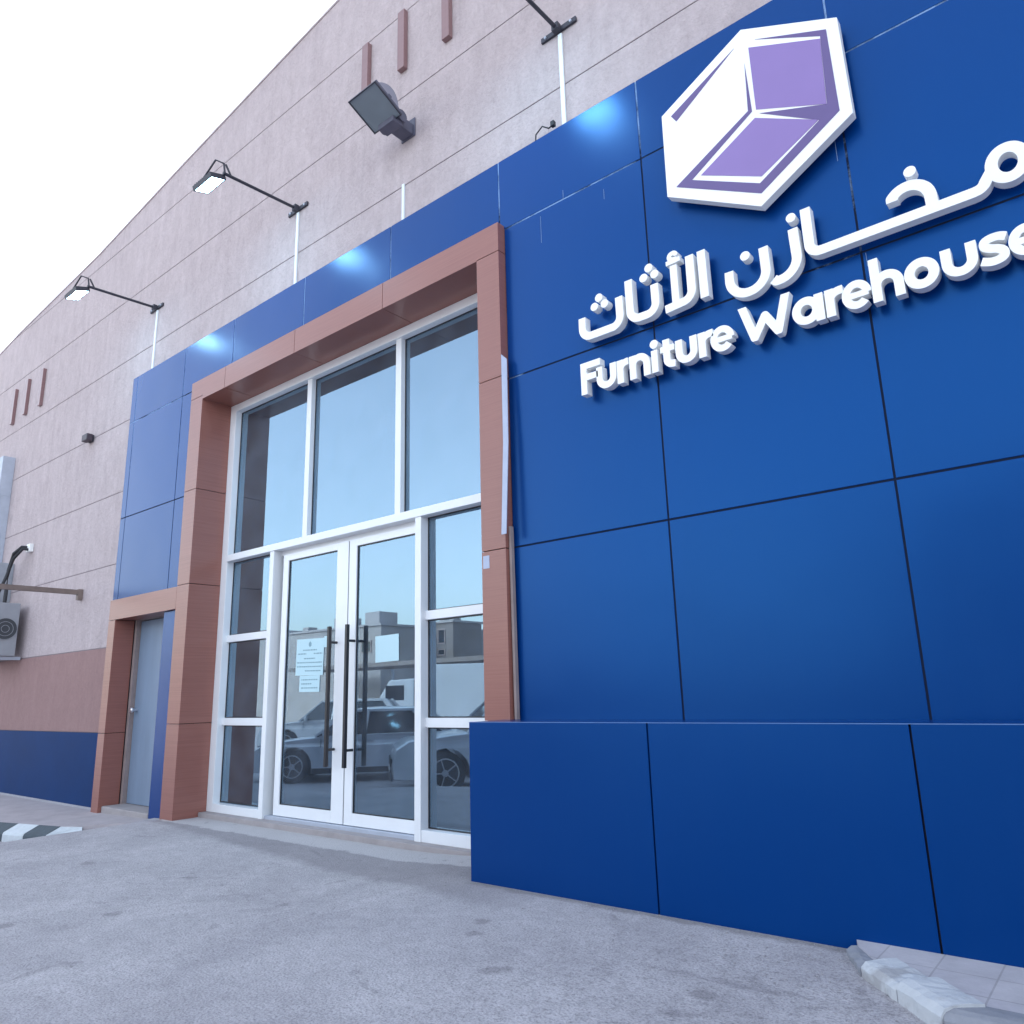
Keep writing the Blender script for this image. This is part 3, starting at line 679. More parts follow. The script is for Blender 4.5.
def glyph(strokes, parent, clip=None, front=-.100, back=-.042, st=.0016):
    """strokes: (points, halfwidth, butt)"""
    allp = [p for s_ in strokes for p in s_[0]]; m_ = .05
    X0 = min(p[0] for p in allp)-m_; X1 = max(p[0] for p in allp)+m_; Z0 = min(p[1] for p in allp)-m_; Z1 = max(p[1] for p in allp)+m_
    gx = np.arange(X0, X1, st); gz_ = np.arange(Z0, Z1, st); GX, GZ = np.meshgrid(gx, gz_); D = np.full(GX.shape, 9.)
    for pts, hw, butt in strokes:
        pts = [p for i, p in enumerate(pts) if i == 0 or math.hypot(p[0]-pts[i-1][0], p[1]-pts[i-1][1]) > 1e-5]
        d = np.full(GX.shape, 9.)
        if len(pts) == 1: d = np.hypot(GX-pts[0][0], GZ-pts[0][1])
        for (a, b_), (c_, e_) in zip(pts, pts[1:]):
            vx, vz = c_-a, e_-b_; l2 = vx*vx+vz*vz
            if l2 < 1e-12: continue
            t = np.clip(((GX-a)*vx+(GZ-b_)*vz)/l2, 0, 1); d = np.minimum(d, np.hypot(GX-a-t*vx, GZ-b_-t*vz))
        d = d-hw
        if butt and len(pts) > 1:
            for p, q_ in ((pts[0], pts[1]), (pts[-1], pts[-2])):
                dx, dz = p[0]-q_[0], p[1]-q_[1]; l_ = math.hypot(dx, dz); pl_ = ((GX-p[0])*dx+(GZ-p[1])*dz)/l_
                near = np.hypot(GX-p[0], GZ-p[1]) < 1.6*hw; d = np.where(near, np.maximum(d, pl_), d)
        D = np.minimum(D, d)
    if clip: D = np.maximum(D, np.maximum(clip[0]-GZ, GZ-clip[1]))
    loops = [simplify(l_) for l_ in contour(D, X0, Z0, st)]
    vs = [[Vector((x, z, 0)) for x, z in l_] for l_ in loops]; flat = [p for l_ in loops for p in l_]; n = len(flat)
    def inside(p, l_):
        c_ = False
        for (ax, az), (bx, bz) in zip(l_, l_[1:]+l_[:1]):
            if (az > p[1]) != (bz > p[1]) and p[0] < (bx-ax)*(p[1]-az)/(bz-az)+ax: c_ = not c_
        return c_
    starts = [0]
    for l_ in loops: starts.append(starts[-1]+len(l_))
    par = [[j for j, o_ in enumerate(loops) if j != i and inside(l_[0], o_)] for i, l_ in enumerate(loops)]
    tris = []
    for i, l_ in enumerate(loops):
        if len(par[i]) % 2: continue
        grp = [i]+[j for j in range(len(loops)) if len(par[j]) % 2 and i in par[j]]
        ids = [starts[j]+k_ for j in grp for k_ in range(len(loops[j]))]
        tris += [tuple(ids[q_] for q_ in t) for t in tessellate_polygon([vs[j] for j in grp])]
    mb = MB(); V = [(x, front, z) for x, z in flat]+[(x, back, z) for x, z in flat]
    F = [tuple(t) for t in tris]+[tuple(n+i for i in reversed(t)) for t in tris]; o = 0
    for l_ in loops:
        k_ = len(l_); F += [(o+i, o+(i+1) % k_, n+o+(i+1) % k_, n+o+i) for i in range(k_)]; o += k_
    mb.add(V, F); return mb.build('letter', M_white, parent)
BL, XH = 2.957, 3.115
dp = 0
for x_, za, zb in ((-2.91, 4.28, 4.50), (-2.70, 4.62, 4.545), (-2.36, 4.38, 4.46), (-.86, 3.90, 4.12), (-.79, 3.22, 3.30), (-2.06, 3.37, 3.44)):
    MB().box(x_-.0012, x_+.0012, -.001, 0, min(za, zb), max(za, zb)).build('sealant_drip', mat('old_sealant', (.20, .28, .42), .7) if dp == 0 else dp, B)
    dp = bpy.data.materials['old_sealant']
LAT = empty('latin_sign_lettering', (0, 0, 0)); tag(LAT, 'white raised Latin letters reading Furniture Warehouse on the blue wall', 'sign lettering')
ARA = empty('arabic_sign_lettering', (0, 0, 0)); tag(ARA, 'white raised Arabic letters above the Latin name on the blue wall', 'sign lettering')
hw = .0228
def U(x0, x1, hw=hw, top=XH, bot=BL):
    a, b_ = x0+hw, x1-hw; r_ = (b_-a)/2; cz = bot+hw+r_*1.0
    return ([(a, top)]+arc((a+b_)/2, cz, r_, r_, 180, 360)+[(b_, top)], hw, True)
def stem(x, z0, z1, hw=hw): return ([(x+hw, z0), (x+hw, z1)], hw, True)
def rr(x0, x1): return [stem(x0, BL, XH-.002), ([(x0+hw, 3.045)]+arc(x0+hw+.052, 3.045, .052, .047, 180, 95, 10)+[(x1, 3.093)], hw, True)]
def nn(x0, x1, asc=XH-.002):
    a, b_ = x0+hw, x1-hw; r_ = (b_-a)/2
    return [stem(x0, BL, asc), ([(a, XH-hw-r_-.02)]+arc((a+b_)/2, XH-hw-r_, r_, r_, 180, 0)+[(b_, BL)], hw, True)]
def ee(x0, x1):
    cx = (x0+x1)/2; rx = (x1-x0)/2-.0205; rz = .0585; cz = 3.0355
    return [(arc(cx, cz, rx, rz, -2, 318, 40), .0205, True), ([(cx-rx, cz-.002), (cx+rx+.006, cz-.002)], .0165, True)]
G = [
 [([(-2.5400, 2.957), (-2.5400, 3.177)], hw, True), ([(-2.5620, 3.1545), (-2.410, 3.1545)], hw, True), ([(-2.55, 3.074), (-2.430, 3.074)], hw*.95, True)],
 [U(-2.442, -2.293)],
 rr(-2.287, -2.204),
 nn(-2.196, -2.052),
 [stem(-2.040, BL, 3.103, .0215), ([(-2.017, 3.143)], .028, False)],
 [([(-1.936, 3.148)]+[(-1.936, 3.02)]+arc(-1.896, 3.018, .040, .037, 180, 265, 10)+[(-1.882, 2.9795)], .0225, True), ([(-1.977, 3.087), (-1.884, 3.087)], .0195, True)],
 [U(-1.876, -1.735)],
 rr(-1.728, -1.632),
 ee(-1.652, -1.507),
 [([(-1.450, 3.185), (-1.391, 2.975), (-1.322, 3.090), (-1.257, 2.975), (-1.197, 3.185)], .0235, True)],
 [(arc(-1.0985, 3.036, .0535, .0565, 0, 360, 48), hw, False), stem(-1.053, BL, XH-.002)],
 rr(-.998, -.905),
 ee(-.915, -.770),
 nn(-.768, -.618, 3.198),
 [(arc(-.5375, 3.0365, .0545, .058, 0, 360, 48), .0235, False)],
 [U(-.449, -.296)],
 [(catmull([(-.177, 3.084), (-.203, 3.095), (-.236, 3.096), (-.262, 3.086), (-.2655, 3.062), (-.245, 3.045), (-.215, 3.034), (-.195, 3.015), (-.197, 2.990), (-.222, 2.978), (-.254, 2.979), (-.287, 2.993)]), .0205, True)],
 ee(-.173, -.028),
]
for i, g_ in enumerate(G): glyph(g_, LAT, clip=(2.955, 3.178) if i == 9 else None)
ha = .0268; dr = .0285
AG = [
 # tha at the left end
 [([(-2.530, 3.500), (-2.531, 3.425)]+arc(-2.466, 3.420, .065, .065, 180, 270, 14)+[(-2.29, 3.355)]+arc(-2.302, 3.420, .062, .065, 270, 360, 14)+[(-2.242, 3.551)], ha, True)] + [([p], dr, False) for p in ((-2.429, 3.547), (-2.391, 3.600), (-2.350, 3.543))],
 # alef + tha
 [([(-2.165, 3.638), (-2.165, 3.425)]+arc(-2.100, 3.420, .065, .065, 180, 270, 14)+[(-2.04, 3.355)]+arc(-2.046, 3.420, .064, .065, 270, 360, 14)+[(-1.984, 3.542)], ha, True)] + [([p], dr, False) for p in ((-2.054, 3.610), (-2.014, 3.665), (-1.976, 3.608))],
 # lam alef with hamza
 [([(-1.920, 3.340), (-1.80, 3.350)]+arc(-1.80, 3.414, .062, .064, 272, 360, 14)+[(-1.737, 3.638)], ha, True), ([(-1.846, 3.352), (-1.846, 3.615)], ha*.88, True),
  ([(-1.893, 3.640), (-1.798, 3.645)], .015, True), (arc(-1.845, 3.676, .024, .022, 30, 250, 14), .0145, False), ([(-1.862, 3.655), (-1.830, 3.652)], .016, False)],
 [([(-1.660, 3.328), (-1.660, 3.638)], ha*.98, True)],
 # noon
 [([(-1.500, 3.430), (-1.502, 3.365)]+arc(-1.394, 3.365, .107, .103, 180, 360, 30)+[(-1.289, 3.502)], ha, True), ([(-1.397, 3.491)], dr, False)],
 # zay
 [([(-1.252, 3.285)]+arc(-1.222, 3.375, .110, .108, 262, 360, 20)+[(-1.117, 3.543)], ha, True), ([(-1.119, 3.612)], dr*.95, False)],
 # meem khah alef joined
 [([(-1.040, 3.634), (-1.040, 3.410)]+arc(-.985, 3.409, .055, .054, 180, 270, 12)+[(-.27, 3.356)]+arc(-.262, 3.400, .05, .043, 270, 345, 8)+[(-.185, 3.43)], ha, True),
  (arc(-.1135, 3.4465, .0665, .0780, 0, 360, 48), .0262, False),
  ([(-.614, 3.470)]+arc(-.540, 3.425, .097, .100, 140, 0, 26)+[(-.442, 3.37)], ha*1.05, True)],
 [([(-.515, 3.600)], dr*1.02, False)],
]
joined = AG.pop(6); khd = AG.pop(6)
for g_ in AG: glyph(g_, ARA)
glyph([(joined[0][0], ha, True), joined[1], (joined[2][0], ha*1.03, True), khd[0]], ARA)

# emblem
EM = empty('emblem_sign', (-1.283, -.05, 4.365)); tag(EM, 'white hexagonal emblem board with purple box shape high on the blue wall', 'sign')
off = Vector((1.283, .05, -4.365)); TM = Matrix.Translation(off)
MB().prism([(-1.270, 4.980), (-.736, 4.703), (-.728, 4.072), (-1.270, 3.752), (-1.842, 4.091), (-1.835, 4.680)], -.105, -.045, TM).build('board', M_white, EM, bevel=.003)
for poly_, m_ in (([(-1.192, 4.855), (-0.799, 4.662), (-0.791, 4.121), (-1.26, 3.832), (-1.775, 4.128), (-1.282, 4.401), (-1.27, 4.733), (-1.258, 4.385), (-1.668, 4.125), (-1.261, 3.899), (-0.9, 4.121), (-1.216, 4.348), (-0.849, 4.196), (-0.834, 4.64)], M_purple_d), ([(-1.236, 4.824), (-0.836, 4.623), (-0.851, 4.198), (-1.234, 4.384)], M_purple_l), ([(-1.246, 4.333), (-0.903, 4.125), (-1.247, 3.938), (-1.608, 4.128)], M_purple_l), ([(-1.769, 4.643), (-1.323, 4.875), (-1.736, 4.587)], M_purple_d)):
    MB().prism(poly_, -.1075, -.1052, TM).build('emblem_shape', m_, EM)
for sx_ in (-1.6, -.95):
    for sz_ in (4.15, 4.55): MB().tube([(sx_+off.x, -.045+off.y, sz_+off.z), (sx_+off.x, 0+off.y, sz_+off.z)], .012, 8).build('standoff', M_galv, EM)

# ------------------------------------------------------------------ pavements and kerbs
M_pave = mat('worn_paving', (.40, .36, .37), .9, noise=(5, .16, 7), bump=(35, .5, .006))
M_kw = mat('white_kerb_paint', (.60, .64, .68), .8, bump=(22, .8, .010))
N, L, b = nodes(M_kw); _t = N.new('ShaderNodeTexCoord'); _n = N.new('ShaderNodeTexNoise'); _n.inputs['Scale'].default_value = 6; _n.inputs['Detail'].default_value = 6; _n.inputs['Roughness'].default_value = .6
L.new(_t.outputs['Object'], _n.inputs['Vector']); _c = N.new('ShaderNodeValToRGB'); L.new(_n.outputs['Fac'], _c.inputs[0]); _e = _c.color_ramp.elements
_e[0].position = .43; _e[0].color = (.36, .36, .37, 1); _e[1].position = .54; _e[1].color = (.50, .52, .54, 1); L.new(_c.outputs[0], b.inputs['Base Color'])
M_kd = mat('dark_kerb_paint', (.065, .085, .10), .75, noise=(9, .2, 6), bump=(25, .6, .006))
M_kc = mat('bare_kerb_concrete', (.24, .25, .28), .85, noise=(8, .2, 6), bump=(25, .7, .008))
s = MB()   # left pavement
poly = [(-19.5, -3.49), (-8.60, -.68), (-8.455, -.53), (-8.05, -.30), (-7.90, -.10), (-7.83, .05), (-9.2, .045), (-19.5, .045)]
topz = lambda x, y: -.085
n = len(poly)
s.add([(x, y, (-.095 if x < -8.3 else -.07)) for x, y in poly]+[(x, y, -.9) for x, y in poly], [tuple(range(n))]+[(i, (i+1) % n, n+(i+1) % n, n+i) for i in range(n)])
tag(s.build('pavement', M_pave), kind='structure')
r = empty('kerb', (-8.56, -.835, -.1)); tag(r, 'kerb painted in black and white blocks along the left pavement', 'kerb')
kd, kn = Vector((-.968, -.25, 0)), Vector((-.25, .968, 0))
M_kw2 = mat('fresh_white_kerb_paint', (.58, .62, .64), .7, noise=(14, .12, 6), bump=(25, .5, .005))
for i in range(34):
    a, b_ = i*.325, i*.325+.321; pr = [(0, -.5), (0, -.075), (.012, -.052), (.15, .006), (.166, .006), (.166, -.5)]; n = len(pr)
    m_ = MB(); m_.add([kd*t_+kn*o_+Vector((0, 0, z)) for t_ in (a, b_) for o_, z in pr], [tuple(range(n)), tuple(reversed(range(n, 2*n)))]+[(j, (j+1) % n, n+(j+1) % n, n+j) for j in range(n)])
    m_.build('kerb_block', M_kd if i % 2 == 0 else M_kw2, r, bevel=.004)
e_ = [Vector((-.004, 0, -.4)), Vector((-.004, 0, -.075)), Vector((-.008, .012, -.052)), Vector((-.045, .16, .006)), Vector((-.045, .16, -.4)), Vector((.10, .305, -.005)), Vector((.16, .28, -.04)), Vector((.16, .28, -.4)), Vector((.10, .305, -.4))]
m_ = MB(); m_.add(e_, [(0, 1, 2, 3, 4), (1, 6, 5, 2), (2, 5, 3), (0, 7, 6, 1), (3, 5, 8, 4), (5, 6, 7, 8), (0, 4, 8, 7)]); m_.build('kerb_block', M_kw2, r)
# right pavement, paver slab and broken kerb
s = MB(); poly = [(-1.13, PLY-.001), (-1.10, -.50), (-.93, -.74), (-.70, -.90), (XR, -.90), (XR, PLY-.001)]; n = len(poly)
s.add([(x, y, .042) for x, y in poly]+[(x, y, -.4) for x, y in poly], [tuple(range(n))]+[(i, (i+1) % n, n+(i+1) % n, n+i) for i in range(n)])
M_paver = mat('paver_slabs', (.46, .44, .46), .9, noise=(6, .14, 7), bump=(35, .5, .006))
N, L, b = nodes(M_paver); nt = M_paver.node_tree
tcp = N.new('ShaderNodeTexCoord'); br = N.new('ShaderNodeTexBrick'); br.inputs['Scale'].default_value = 1; br.inputs['Brick Width'].default_value = .20; br.inputs['Row Height'].default_value = .20
br.offset = 0; br.inputs['Mortar Size'].default_value = .0035; br.inputs['Color1'].default_value = (1, 1, 1, 1); br.inputs['Color2'].default_value = (.93, .93, .95, 1); br.inputs['Mortar'].default_value = (.72, .72, .72, 1)
L.new(tcp.outputs['Object'], br.inputs['Vector']); lk = b.inputs['Base Color'].links[0].from_socket
mm = N.new('ShaderNodeMix'); mm.data_type = 'RGBA'; mm.blend_type = 'MULTIPLY'; mm.inputs[0].default_value = 1; L.new(lk, mm.inputs[6]); L.new(br.outputs['Color'], mm.inputs[7]); L.new(mm.outputs[2], b.inputs['Base Color'])
tag(s.build('pavement', M_paver), kind='structure')
r = empty('kerb', (-1.0, -.8, 0)); tag(r, 'broken white painted kerb beside the right end of the blue plinth', 'kerb')
def kblock(path, wdt, mat_, hz, jit):
    """a worn block following two points; wdt to the inside"""
    (ax, ay), (bx_, by_) = path; d = Vector((bx_-ax, by_-ay, 0)); l_ = d.length; d.normalize(); nrm = Vector((-d.y, d.x, 0))
    nu, nv = 9, 7; rnd = random.Random(jit); vs = []; prof = [(0, -.12), (0, hz*.55), (.02, hz*.9), (wdt*.3, hz), (wdt*.6, hz), (wdt*.92, hz*.97), (wdt, -.12)]
    for i in range(nu):
        for (o_, z) in prof:
            p = Vector((ax, ay, 0))+d*(l_*i/(nu-1))+nrm*(o_+rnd.uniform(-.003, .003)); vs.append((p.x+1.0, p.y+.8, z+(rnd.uniform(-.0025, .0025) if z > 0 else 0)))
    fs = [(i*nv+j, (i+1)*nv+j, (i+1)*nv+j+1, i*nv+j+1) for i in range(nu-1) for j in range(nv-1)]+[tuple(range(nv)), tuple(reversed([(nu-1)*nv+j for j in range(nv)]))]
    m_ = MB(); m_.add(vs, fs); return m_.build('kerb_block', mat_, r)
kblock([(-1.15, -.50), (-1.04, -.70)], .09, M_kc, .040, 3)
kblock([(-1.035, -.71), (-.875, -.872)], .16, M_kw, .056, 5); kblock([(-.870, -.878), (-.70, -1.05)], .17, M_kw, .070, 6)
kblock([(-.69, -1.055), (.30, -1.05)], .14, M_kc, .060, 8)
kblock([(.31, -1.05), (1.3, -1.05)], .14, M_kw, .060, 9)
kblock([(1.31, -1.05), (2.3, -1.05)], .14, M_kc, .060, 10)

# loose stones scattered on the asphalt: uncountable grit
g = MB(); rs = random.Random(4)
for i in range(900):
    if rs.random() < .5: x = rs.uniform(-3.4, -.6); y = rs.gauss(-.62-.35*(x+3.4)/2.8*.6, .22)
    else: x = rs.uniform(-8.5, 1.0); y = rs.uniform(-3.6, -.25)
    if y > PLY-.02 and x > -3.4: continue
    sz = rs.uniform(.0015, .0055); z = gz(x, y)+sz*.4
    vs = [(x+dx*sz*rs.uniform(.6, 1.2), y+dy*sz*rs.uniform(.6, 1.2), z+dz*sz*rs.uniform(.5, .9)) for dx, dy, dz in ((1,0,0),(-1,0,0),(0,1,0),(0,-1,0),(0,0,1),(0,0,-1))]
    g.add(vs, [(0,2,4),(2,1,4),(1,3,4),(3,0,4),(2,0,5),(1,2,5),(3,1,5),(0,3,5)])
tag(g.build('gravel', mat('grit', (.34, .33, .34), .9, noise=(30, .3, 3))), 'loose grit and small stones on the asphalt', 'gravel', kind='stuff')

# ------------------------------------------------------------------ what stands across the yard (seen mirrored in the glass), plus an added hall
M_silver = mat('silver_car_paint', (.66, .68, .71), .32, metal=.2, coat=.6); M_whitep = mat('white_car_paint', (.50, .52, .55), .3, coat=.5)
M_cglass = mat('car_glass', (.012, .016, .02), .06, spec=.8); M_tyre = mat('tyre', (.02, .02, .02), .85); M_rim = mat('alloy', (.55, .56, .58), .3, metal=.8)
M_trim = mat('black_trim', (.02, .02, .022), .5); M_hl = mat('headlight_glass', (.6, .65, .7), .1); M_tail = mat('tail_light_plastic', (.4, .02, .02), .2)
def car(loc, rz, label, paint, L_, W_, H_, belt, bon, suv=False):
    """nose towards +Y of the empty; origin on the ground under the middle"""
    r = empty('parked_car', loc, (0, 0, rz)); tag(r, label, 'car'); h = L_/2; wr = .33 if not suv else .36; fa, ra = h-.92, -h+.95
    def archs(cy): return [(cy+(wr+.06)*math.cos(R(a)), wr+(wr+.06)*math.sin(R(a))) for a in range(0, 181, 15)]
    gc = .20 if not suv else .26
    prof = [(h-.02, gc+.03)]+[(fa+wr+.06, gc)]+archs(fa)+[(fa-wr-.06, gc), (ra+wr+.06, gc)]+archs(ra)+[(ra-wr-.06, gc), (-h+.02, gc+.05), (-h, .55), (-h+.02, belt-.08), (-h+.12, belt+.02),
            (-h*.4, belt+.01), (h*.28, belt-.02), (h*.55, bon), (h-.28, bon-.09), (h-.06, bon-.22), (h, .50)]
    # body: side profile lofted across the width
    st_ = [(-1, .0), (-.97, .045), (-.80, .075), (0, .10), (.80, .075), (.97, .045), (1, .0)]; n = len(prof); vs = []
    for (u, dz) in st_:
        for (y, z) in prof:
            f = 1-.06*max(0, abs(y)-h*.7)/(h*.3); sh = dz if z > belt-.35 else 0
            vs.append((u*W_/2*f*(1-.03*max(0, z-.6)), y*(1-.012*abs(u)**4), z+sh*.25))
    fs = [(i*n+j, i*n+(j+1) % n, (i+1)*n+(j+1) % n, (i+1)*n+j) for i in range(len(st_)-1) for j in range(n)]
    m_ = MB(); m_.add(vs, fs); t = tessellate_polygon([[Vector((y, z, 0)) for y, z in prof]]); m_.add(vs[:n], [tuple(q_) for q_ in t]); m_.add(vs[-n:], [tuple(q_) for q_ in t])
    bd = m_.build('body', paint, r, weld=True)
    for p_ in bd.data.polygons: p_.use_smooth = True
    try: bd.data.set_sharp_from_angle(angle=R(32))
    except Exception: pass
    # greenhouse
    rf, rb = h*.14, (-h*.45 if not suv else -h*.72); wf, wb = h*.42, (-h*.78 if not suv else -h*.93); wt = W_/2*.72; wl = W_/2*.93; zt = H_-.05
    V = []
    def ring(y, z, w_, cr_=.03): return [(-w_, y, z-cr_), (-w_*.6, y, z), (0, y, z+.012), (w_*.6, y, z), (w_, y, z-cr_)]
    gh = [(-wl, wf, belt-.03), (wl, wf, belt-.03), (wl, wb, belt), (-wl, wb, belt), (-wt, rf, zt), (wt, rf, zt), (wt, rb, zt), (-wt, rb, zt)]
    MB().add(gh, [(0,1,5,4),(1,2,6,5),(2,3,7,6),(3,0,4,7),(4,5,6,7)]).build('window', M_cglass, r)
    m_ = MB(); ra_ = [ring(rf+.02, zt+.01, wt+.01), ring(rf-.25, H_, wt+.015), ring((rf+rb)/2, H_+.01, wt+.015), ring(rb, zt+.03, wt+.01)]
    m_.add([p for q_ in ra_ for p in q_], [(i*5+j, i*5+j+1, i*5+j+6, i*5+j+5) for i in range(3) for j in range(4)], True)
    for sgn in (-1, 1):
        m_.bar((sgn*wl*1.0, wf, belt-.02), (sgn*(wt+.012), rf, zt), .05, .05); m_.bar((sgn*wl*1.0, wb, belt), (sgn*(wt+.012), rb, zt), .09, .12)
        m_.bar((sgn*wl*1.005, -h*.02, belt), (sgn*(wt+.014), -h*.04, zt), .04, .07); m_.bar((sgn*(wt+.012), rf, zt), (sgn*(wt+.012), rb, zt), .05, .05)
    m_.build('roof', paint, bd)
    for (sx_, cy) in ((-1, fa), (1, fa), (-1, ra), (1, ra)):
        cx = sx_*(W_/2-.11); w_ = empty('wheel', (cx, cy, wr)); w_.parent = r
        t_ = MB(); t_.tube([(-.10, 0, 0), (-.105, 0, 0), (-.08, 0, 0), (.08, 0, 0), (.105, 0, 0), (.10, 0, 0)], [wr*.66, wr*.93, wr, wr, wr*.93, wr*.66], 28); t_.build('tyre', M_tyre, w_)
        q_ = MB(); o_ = sx_*.108
        for a in range(5):
            an = 2*math.pi*a/5
            q_.bar((o_, .04*math.cos(an), .04*math.sin(an)), (o_, wr*.64*math.cos(an), wr*.64*math.sin(an)), .07, .02)
        q_.tube([(o_-.01, 0, 0), (o_+.01*sx_, 0, 0)], .06, 14)
        q_.tube([(o_, wr*.66*math.cos(2*math.pi*i/28), wr*.66*math.sin(2*math.pi*i/28)) for i in range(29)], .014, 6, False); q_.build('rim', M_rim, w_)
    for sgn in (-1, 1):
        m_ = MB(); m_.add([(sgn*W_*.30, h-.055, .60), (sgn*W_*.455, h-.20, .62), (sgn*W_*.46, h-.42, .72), (sgn*W_*.30, h-.10, .70), (sgn*W_*.30, h-.12, .60), (sgn*W_*.44, h-.30, .62), (sgn*W_*.44, h-.46, .72), (sgn*W_*.30, h-.16, .70)], [(0,1,2,3),(4,7,6,5),(0,4,5,1),(1,5,6,2),(2,6,7,3),(3,7,4,0)]); m_.build('headlight', M_hl, r)
        MB().box(sgn*W_*.40-.1, sgn*W_*.40+.1, -h-.008, -h+.05, .62, .78).build('tail_light', M_tail, r)
        m_ = MB(); m_.box(sgn*(W_/2+.09)-.09, sgn*(W_/2+.09)+.09, h*.30, h*.30+.08, belt+.0, belt+.13); m_.build('mirror', paint, r, bevel=.02)
        MB().box(sgn*W_*.497-.004, sgn*W_*.497+.004, -.25, -.08, belt-.14, belt-.11).build('door_handle', M_rim, bd)
    for sgn in (-1, 1):
        m_ = MB()
        for yy_ in (h*.36, -h*.03, -h*.42): m_.box(sgn*W_*.492-.008, sgn*W_*.492+.012, yy_-.005, yy_+.005, .36, belt-.06)
        m_.build('door_seam', M_trim, bd); MB().box(sgn*W_*.486-.006, sgn*W_*.486+.012, wb+.1, wf-.1, belt-.022, belt-.004).build('window_trim', M_rim, bd)
        MB().box(sgn*W_*.5-.03, sgn*W_*.5+.004, ra+wr+.08, fa-wr-.08, gc-.02, gc+.09).build('side_sill', M_trim, bd)
    MB().box(-W_*.27, W_*.27, h-.02, h+.012, .46, .60).build('grille', M_trim, r, bevel=.01); MB().box(-W_*.36, W_*.36, h-.03, h+.008, .24, .36).build('bumper_grille', M_trim, r, bevel=.01)
    MB().box(-.26, .26, h+.008, h+.022, .37, .45).build('number_plate', M_white, r)
    return r
car((-13.4, -6.6, gz(-13.4, -6.6)), R(50), 'silver saloon car parked across the yard, mirrored in the left glass door', M_silver, 4.7, 1.84, 1.46, .93, .86)
car((-9.55, -6.85, gz(-9.55, -6.85)), R(40), 'silver crossover car parked across the yard, mirrored at right in the shopfront', M_silver, 4.6, 1.88, 1.66, 1.04, .98, True)
car((-20.5, -11.2, gz(-20.5, -11.2)), R(50), 'white car parked behind the silver saloon across the yard', M_whitep, 4.6, 1.88, 1.62, 1.02, .95, True)
def van(loc, rz, label):
    r = empty('van', loc, (0, 0, rz)); tag(r, label, 'van')
    MB().box(-1.0, 1.0, -3.0, 1.15, .55, 2.7).build('cargo_box', M_whitep, r, bevel=.03)
    m_ = MB(); pr = [(1.2, .4), (2.9, .4), (2.95, 1.1), (2.7, 1.35), (2.2, 2.15), (1.2, 2.2)]
    m_.prism(pr, -.95, .95, Matrix(((0, 1, 0, 0), (1, 0, 0, 0), (0, 0, 1, 0), (0, 0, 0, 1)))); m_.build('cab', M_whitep, r, bevel=.04)
    m_ = MB(); m_.add([(-.82, 2.70, 1.42), (.82, 2.70, 1.42), (.80, 2.25, 2.10), (-.80, 2.25, 2.10)], [(0, 1, 2, 3)]); m_.box(-.962, .962, 1.6, 2.35, 1.4, 1.95); m_.build('window', M_cglass, r)
    for sx_ in (-1, 1):
        for cy in (2.2, -1.9):
            w_ = empty('wheel', (sx_*.85, cy, .38)); w_.parent = r
            MB().tube([(-.12, 0, 0), (-.1, 0, 0), (.1, 0, 0), (.12, 0, 0)], [.30, .38, .38, .30], 24).build('tyre', M_tyre, w_); MB().tube([(-.125, 0, 0), (.125, 0, 0)], .2, 16).build('rim', M_rim, w_)
        MB().box(sx_*.7-.14, sx_*.7+.14, 2.9, 2.97, .75, .95).build('headlight', M_hl, r)
    return r
van((-21.5, -17.5, -.5), R(60), 'white box van parked by the wall across the yard')
M_ob = mat('grey_render', (.33, .30, .29), .9, noise=(1.2, .1, 5)); M_ob2 = mat('dark_render', (.20, .17, .16), .9, noise=(1.2, .1, 5))
def block(name, label, x0, x1, y0, y1, h, m_, wins=(), roofs=()):
    r = empty(name, ((x0+x1)/2, (y0+y1)/2, -.6)); tag(r, label, 'building'); cx, cy = (x0+x1)/2, (y0+y1)/2
    w_ = MB().box(x0-cx, x1-cx, y0-cy, y1-cy, 0, h+.6).build('wall', m_, r)
    MB().box(x0-cx-.1, x1-cx+.1, y0-cy-.1, y1-cy+.1, h+.6, h+.72).build('parapet', M_concrete, r)
    for (a, b_, c_, d) in wins:
        f = MB().box(a-cx, b_-cx, y1-cy, y1-cy+.06, c_+.6, d+.6).build('window', M_doorframe, r); MB().box(a-cx+.07, b_-cx-.07, y1-cy+.06, y1-cy+.07, c_+.67, d+.53).build('pane', M_cglass, f)
    for (a, b_, c_, d, e) in roofs: MB().box(a-cx, b_-cx, c_-cy, d-cy, h+.6, h+.6+e).build('rooftop_unit', M_concrete, r)
    return r
block('workshop', 'long low grey workshop building with rooftop boxes across the yard', -62, -33.2, -36, -24, 5.0, M_ob, [(-48, -46.8, 3.4, 4.2), (-44, -43.2, 3.4, 4.2), (-40, -39.4, 3.4, 4.2), (-37.2, -36.6, 3.5, 4.2), (-34.9, -34.5, 3.5, 4.2), (-34.4, -34.0, 3.5, 4.2)], [(-37.95, -36.9, -25.6, -24.4, .75), (-35.7, -34.4, -26.3, -24.9, .95), (-52, -49, -30, -27, 1.0), (-41, -40.4, -25, -24.3, .4)])
block('tower_house', 'narrow dark house with two stacked windows across the yard', -33.1, -31.4, -30.5, -28.0, 5.25, M_ob2, [(-32.6, -32.0, 4.0, 4.9), (-32.6, -32.0, 3.3, 3.7), (-32.6, -32.0, 2.0, 2.9)], [(-32.9, -32.5, -29, -28.4, .35), (-32.1, -31.7, -29, -28.4, .3)])
block('low_store', 'low pale store building to the right of the dark house across the yard', -31.3, -7.8, -36, -29, 2.3, M_ob, [(-30, -29, 1, 1.8), (-27, -25, 1, 2), (-22, -20, 1, 2)], [(-30.5, -29.5, -31, -30, .5), (-28.5, -28.0, -31, -30, .7)])
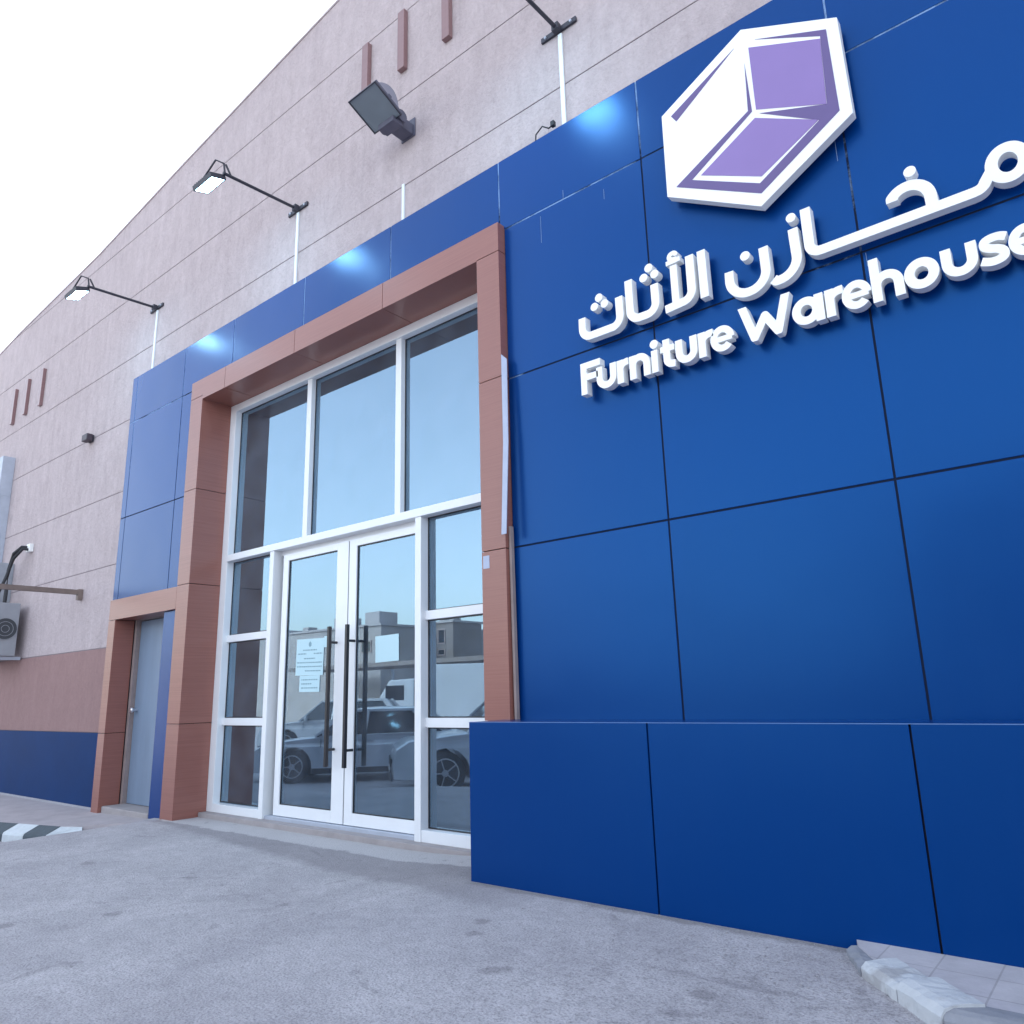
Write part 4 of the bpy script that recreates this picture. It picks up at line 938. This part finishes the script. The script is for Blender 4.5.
block('unseen_hall', 'unseen tall hall added across the yard to darken reflections in the right panels', -7.5, 34, -40, -27, 7.5, M_ob2, [(-4, -2, 4, 5.2), (2, 4, 4, 5.2), (8, 10, 4, 5.2), (14, 16, 4, 5.2)], [(0, 3, -33, -30, 1.2)])  # unseen hall, added to darken what the right cladding reflects
r = empty('yard_canopy', (-24, -21.5, -.5)); tag(r, 'flat metal parking canopy on posts across the yard', 'canopy')
MB().box(-12, 7, -1.6, 1.6, 2.95, 3.15).build('canopy_roof', M_ob2, r)
for x in (-11.5, -7, -2.5, 2, 6.5): MB().box(x-.06, x+.06, -1.5, -1.38, 0, 2.95).build('post', M_galv, r)

# ------------------------------------------------------------------ light
SUN_EL, SUN_AZ = 32, -16          # behind the building, a little to the right of straight behind
wd = bpy.data.worlds.new('World'); scene.world = wd; wd.use_nodes = True
N = wd.node_tree.nodes; L = wd.node_tree.links; bg = N['Background']
sky = N.new('ShaderNodeTexSky'); sky.sky_type = 'NISHITA'; sky.sun_disc = False; sky.sun_elevation = R(SUN_EL); sky.sun_rotation = R(SUN_AZ)
sky.air_density = 1.2; sky.dust_density = 2.0; sky.ozone_density = 2.5; sky.altitude = 0
hs = N.new('ShaderNodeHueSaturation'); hs.inputs['Saturation'].default_value = .50; L.new(sky.outputs[0], hs.inputs['Color']); L.new(hs.outputs[0], bg.inputs[0]); bg.inputs[1].default_value = .15
ld = bpy.data.lights.new('sun', 'SUN'); ld.energy = .8; ld.angle = R(12); ld.color = (1, .95, .88)
sun = bpy.data.objects.new('sun', ld); COL.objects.link(sun); sun.rotation_euler = (-(math.pi/2-R(SUN_EL)), 0, -R(SUN_AZ)); sun.location = (0, 10, 20)

# ------------------------------------------------------------------ camera
cd = bpy.data.cameras.new('camera'); cam = bpy.data.objects.new('camera', cd); COL.objects.link(cam); scene.camera = cam
YAW, PIT, ROL = R(39.17548), R(13.38225), R(-1.58145)
f = Vector((-math.sin(YAW)*math.cos(PIT), math.cos(YAW)*math.cos(PIT), math.sin(PIT))); r0 = Vector((math.cos(YAW), math.sin(YAW), 0)); u0 = r0.cross(f)
rv = math.cos(ROL)*r0+math.sin(ROL)*u0; uv = -math.sin(ROL)*r0+math.cos(ROL)*u0
cam.matrix_world = Matrix(((rv.x, uv.x, -f.x, 0), (rv.y, uv.y, -f.y, -4), (rv.z, uv.z, -f.z, 1.084), (0, 0, 0, 1)))
cd.sensor_width = 36; cd.sensor_height = 36; cd.lens = 36*756.547/1024; cd.clip_end = 2000; cd.clip_start = .05
scene.render.resolution_x = scene.render.resolution_y = 1024
vs = scene.view_settings; vs.view_transform = 'Standard'; vs.look = 'None'; vs.gamma = 1; vs.exposure = 2.1; vs.use_curve_mapping = False
